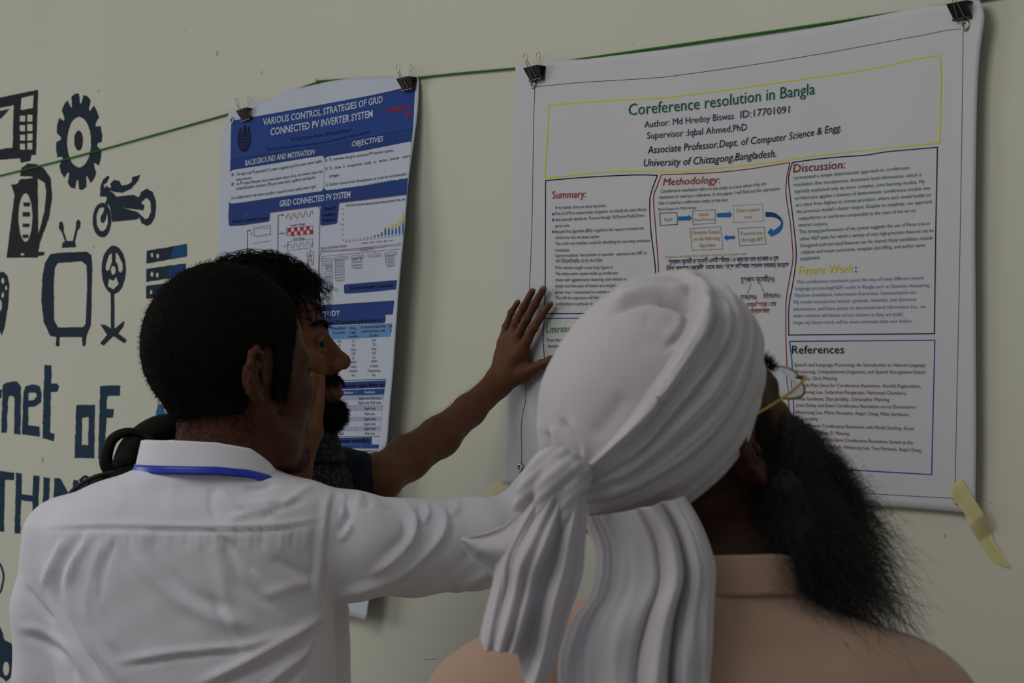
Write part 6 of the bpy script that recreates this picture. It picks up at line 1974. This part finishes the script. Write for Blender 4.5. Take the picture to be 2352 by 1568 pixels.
# brows, eyes, hair at the temple
for s in (-1, 1):
    e = Blob().ell(h3(.0775, s * .032, -.006), (.0128, .0128, .0112), h3.M)
    mesh_blob('eye', e, .003, M_eye, man3)
    tt = RNG.uniform(0, 1, 400)
    P = np.array([h3(.0965 - .022 * q_ ** 2, s * (.012 + .042 * q_), .014 + .009 * math.sin(q_ * 2.4)) for q_ in tt]) + RNG.normal(0, .0018, (400, 3))
    stubble('eyebrow', P, np.tile(h3.L * s * .7 + h3.F * .4 + h3.U * .3, (400, 1)), .010, .00028, M_beard, man3, RNG, jit=.3)
Vh, Fh = surface(hb3, h3.O - .2, h3.O + .2, .005, 1)
Nh = vnormals(Vh, Fh); qh = h3.local(Vh)
k = (qh[:, 1] < -.03) & (qh[:, 0] > .004) & (qh[:, 0] < .030) & (qh[:, 2] < .01) & (qh[:, 2] > -.06)
P, Nn = scatter(Vh, Nh, k, 1500, RNG)
stubble('sideburn', P, Nn, .010, .0002, M_beard, man3, RNG, lean=(.2, -.8, 0))
k = (qh[:, 0] > .030) & (qh[:, 0] < .095) & (qh[:, 2] < -.048 - .2 * (qh[:, 0] - .02)) & (qh[:, 2] > -.12)
P, Nn = scatter(Vh, Nh, k, 3500, RNG)
stubble('cheek_beard', P, Nn, .013, .0002, M_beard, man3, RNG, lean=(.3, -.9, 0))
k = (qh[:, 0] < -.03) & (qh[:, 2] < -.02) & (qh[:, 2] > -.085)
P, Nn = scatter(Vh, Nh, k, 3000, RNG)
stubble('nape_hair', P, Nn, .003, .00012, M_hair, man3, RNG, lean=(0, -.4, 0))

# spectacles
M_gold = mat('gold_wire', (.42, .27, .06, 1), .3, .5, metal=.85)
M_glass = bpy.data.materials.new('lens_glass'); M_glass.use_nodes = True
bs = M_glass.node_tree.nodes['Principled BSDF']
bs.inputs['Transmission Weight'].default_value = 1.0; bs.inputs['Roughness'].default_value = 0.02; bs.inputs['IOR'].default_value = 1.06
bs.inputs['Base Color'].default_value = (.93, .95, .96, 1)
gl = empty('spectacles', c2w(h3(.105, 0, -.002)), 'gold rimmed spectacles on the man in the turban', 'glasses')
for s in (-1, 1):
    a = np.linspace(0, 2 * np.pi, 41)[:-1]
    lx = np.sign(np.cos(a)) * np.abs(np.cos(a)) ** .75 * .0255; lz = np.sign(np.sin(a)) * np.abs(np.sin(a)) ** .8 * .0185
    P = np.array([h3(.107 - .10 * abs(x + s * .034) ** 2 * 8, x + s * .034, z - .013) for x, z in zip(lx, lz)])
    V, F = tube(c2w(P), .0011, 8, closed=True)
    make('rim', V, F, M_gold, gl)
    ce = P.mean(0)
    V = np.vstack([[ce], (ce + (P - ce) * .5), P, [ce + h3.F * .0015], (ce + (P - ce) * .5) + h3.F * .0012, P + h3.F * .0008]); n = len(P); m1 = 2 * n + 1
    F = []
    for j in range(n):
        k = (j + 1) % n
        for o2, fl in ((0, 1), (m1, -1)):
            F += [[o2, o2 + 1 + j, o2 + 1 + k][::fl], [o2 + 1 + j, o2 + 1 + n + j, o2 + 1 + n + k, o2 + 1 + k][::fl]]
        F.append([1 + n + j, m1 + 1 + n + j, m1 + 1 + n + k, 1 + n + k])
    make('lens', c2w(V), F, M_glass, gl)
    tp = spline([h3(.098, s * .0605, -.003), h3(.093, s * .074, -.001), h3(.060, s * .081, .006), h3(.020, s * .082, .016), h3(-.016, s * .083, .026), h3(-.030, s * .084, .022)], 50)
    V, F = tube(c2w(tp), np.interp(np.linspace(0, 1, 50), [0, .1, .12, .6, 1], [.0019, .0019, .0016, .0013, .0013]), 8)
    make('temple', V, F, M_gold, gl)
br = spline([h3(.1065, -.0090, -.009), h3(.112, -.004, -.004), h3(.112, .004, -.004), h3(.1065, .0090, -.009)], 20)
V, F = tube(c2w(br), .0011, 8)
make('bridge', V, F, M_gold, gl)
legs(c2w(C(1620, 1500, Z3))[:2], np.array([-.4, 1.0]), .80, .11, fabric('pale_trouser_cloth', lin((180, 160, 145))), M_shoe, man3)
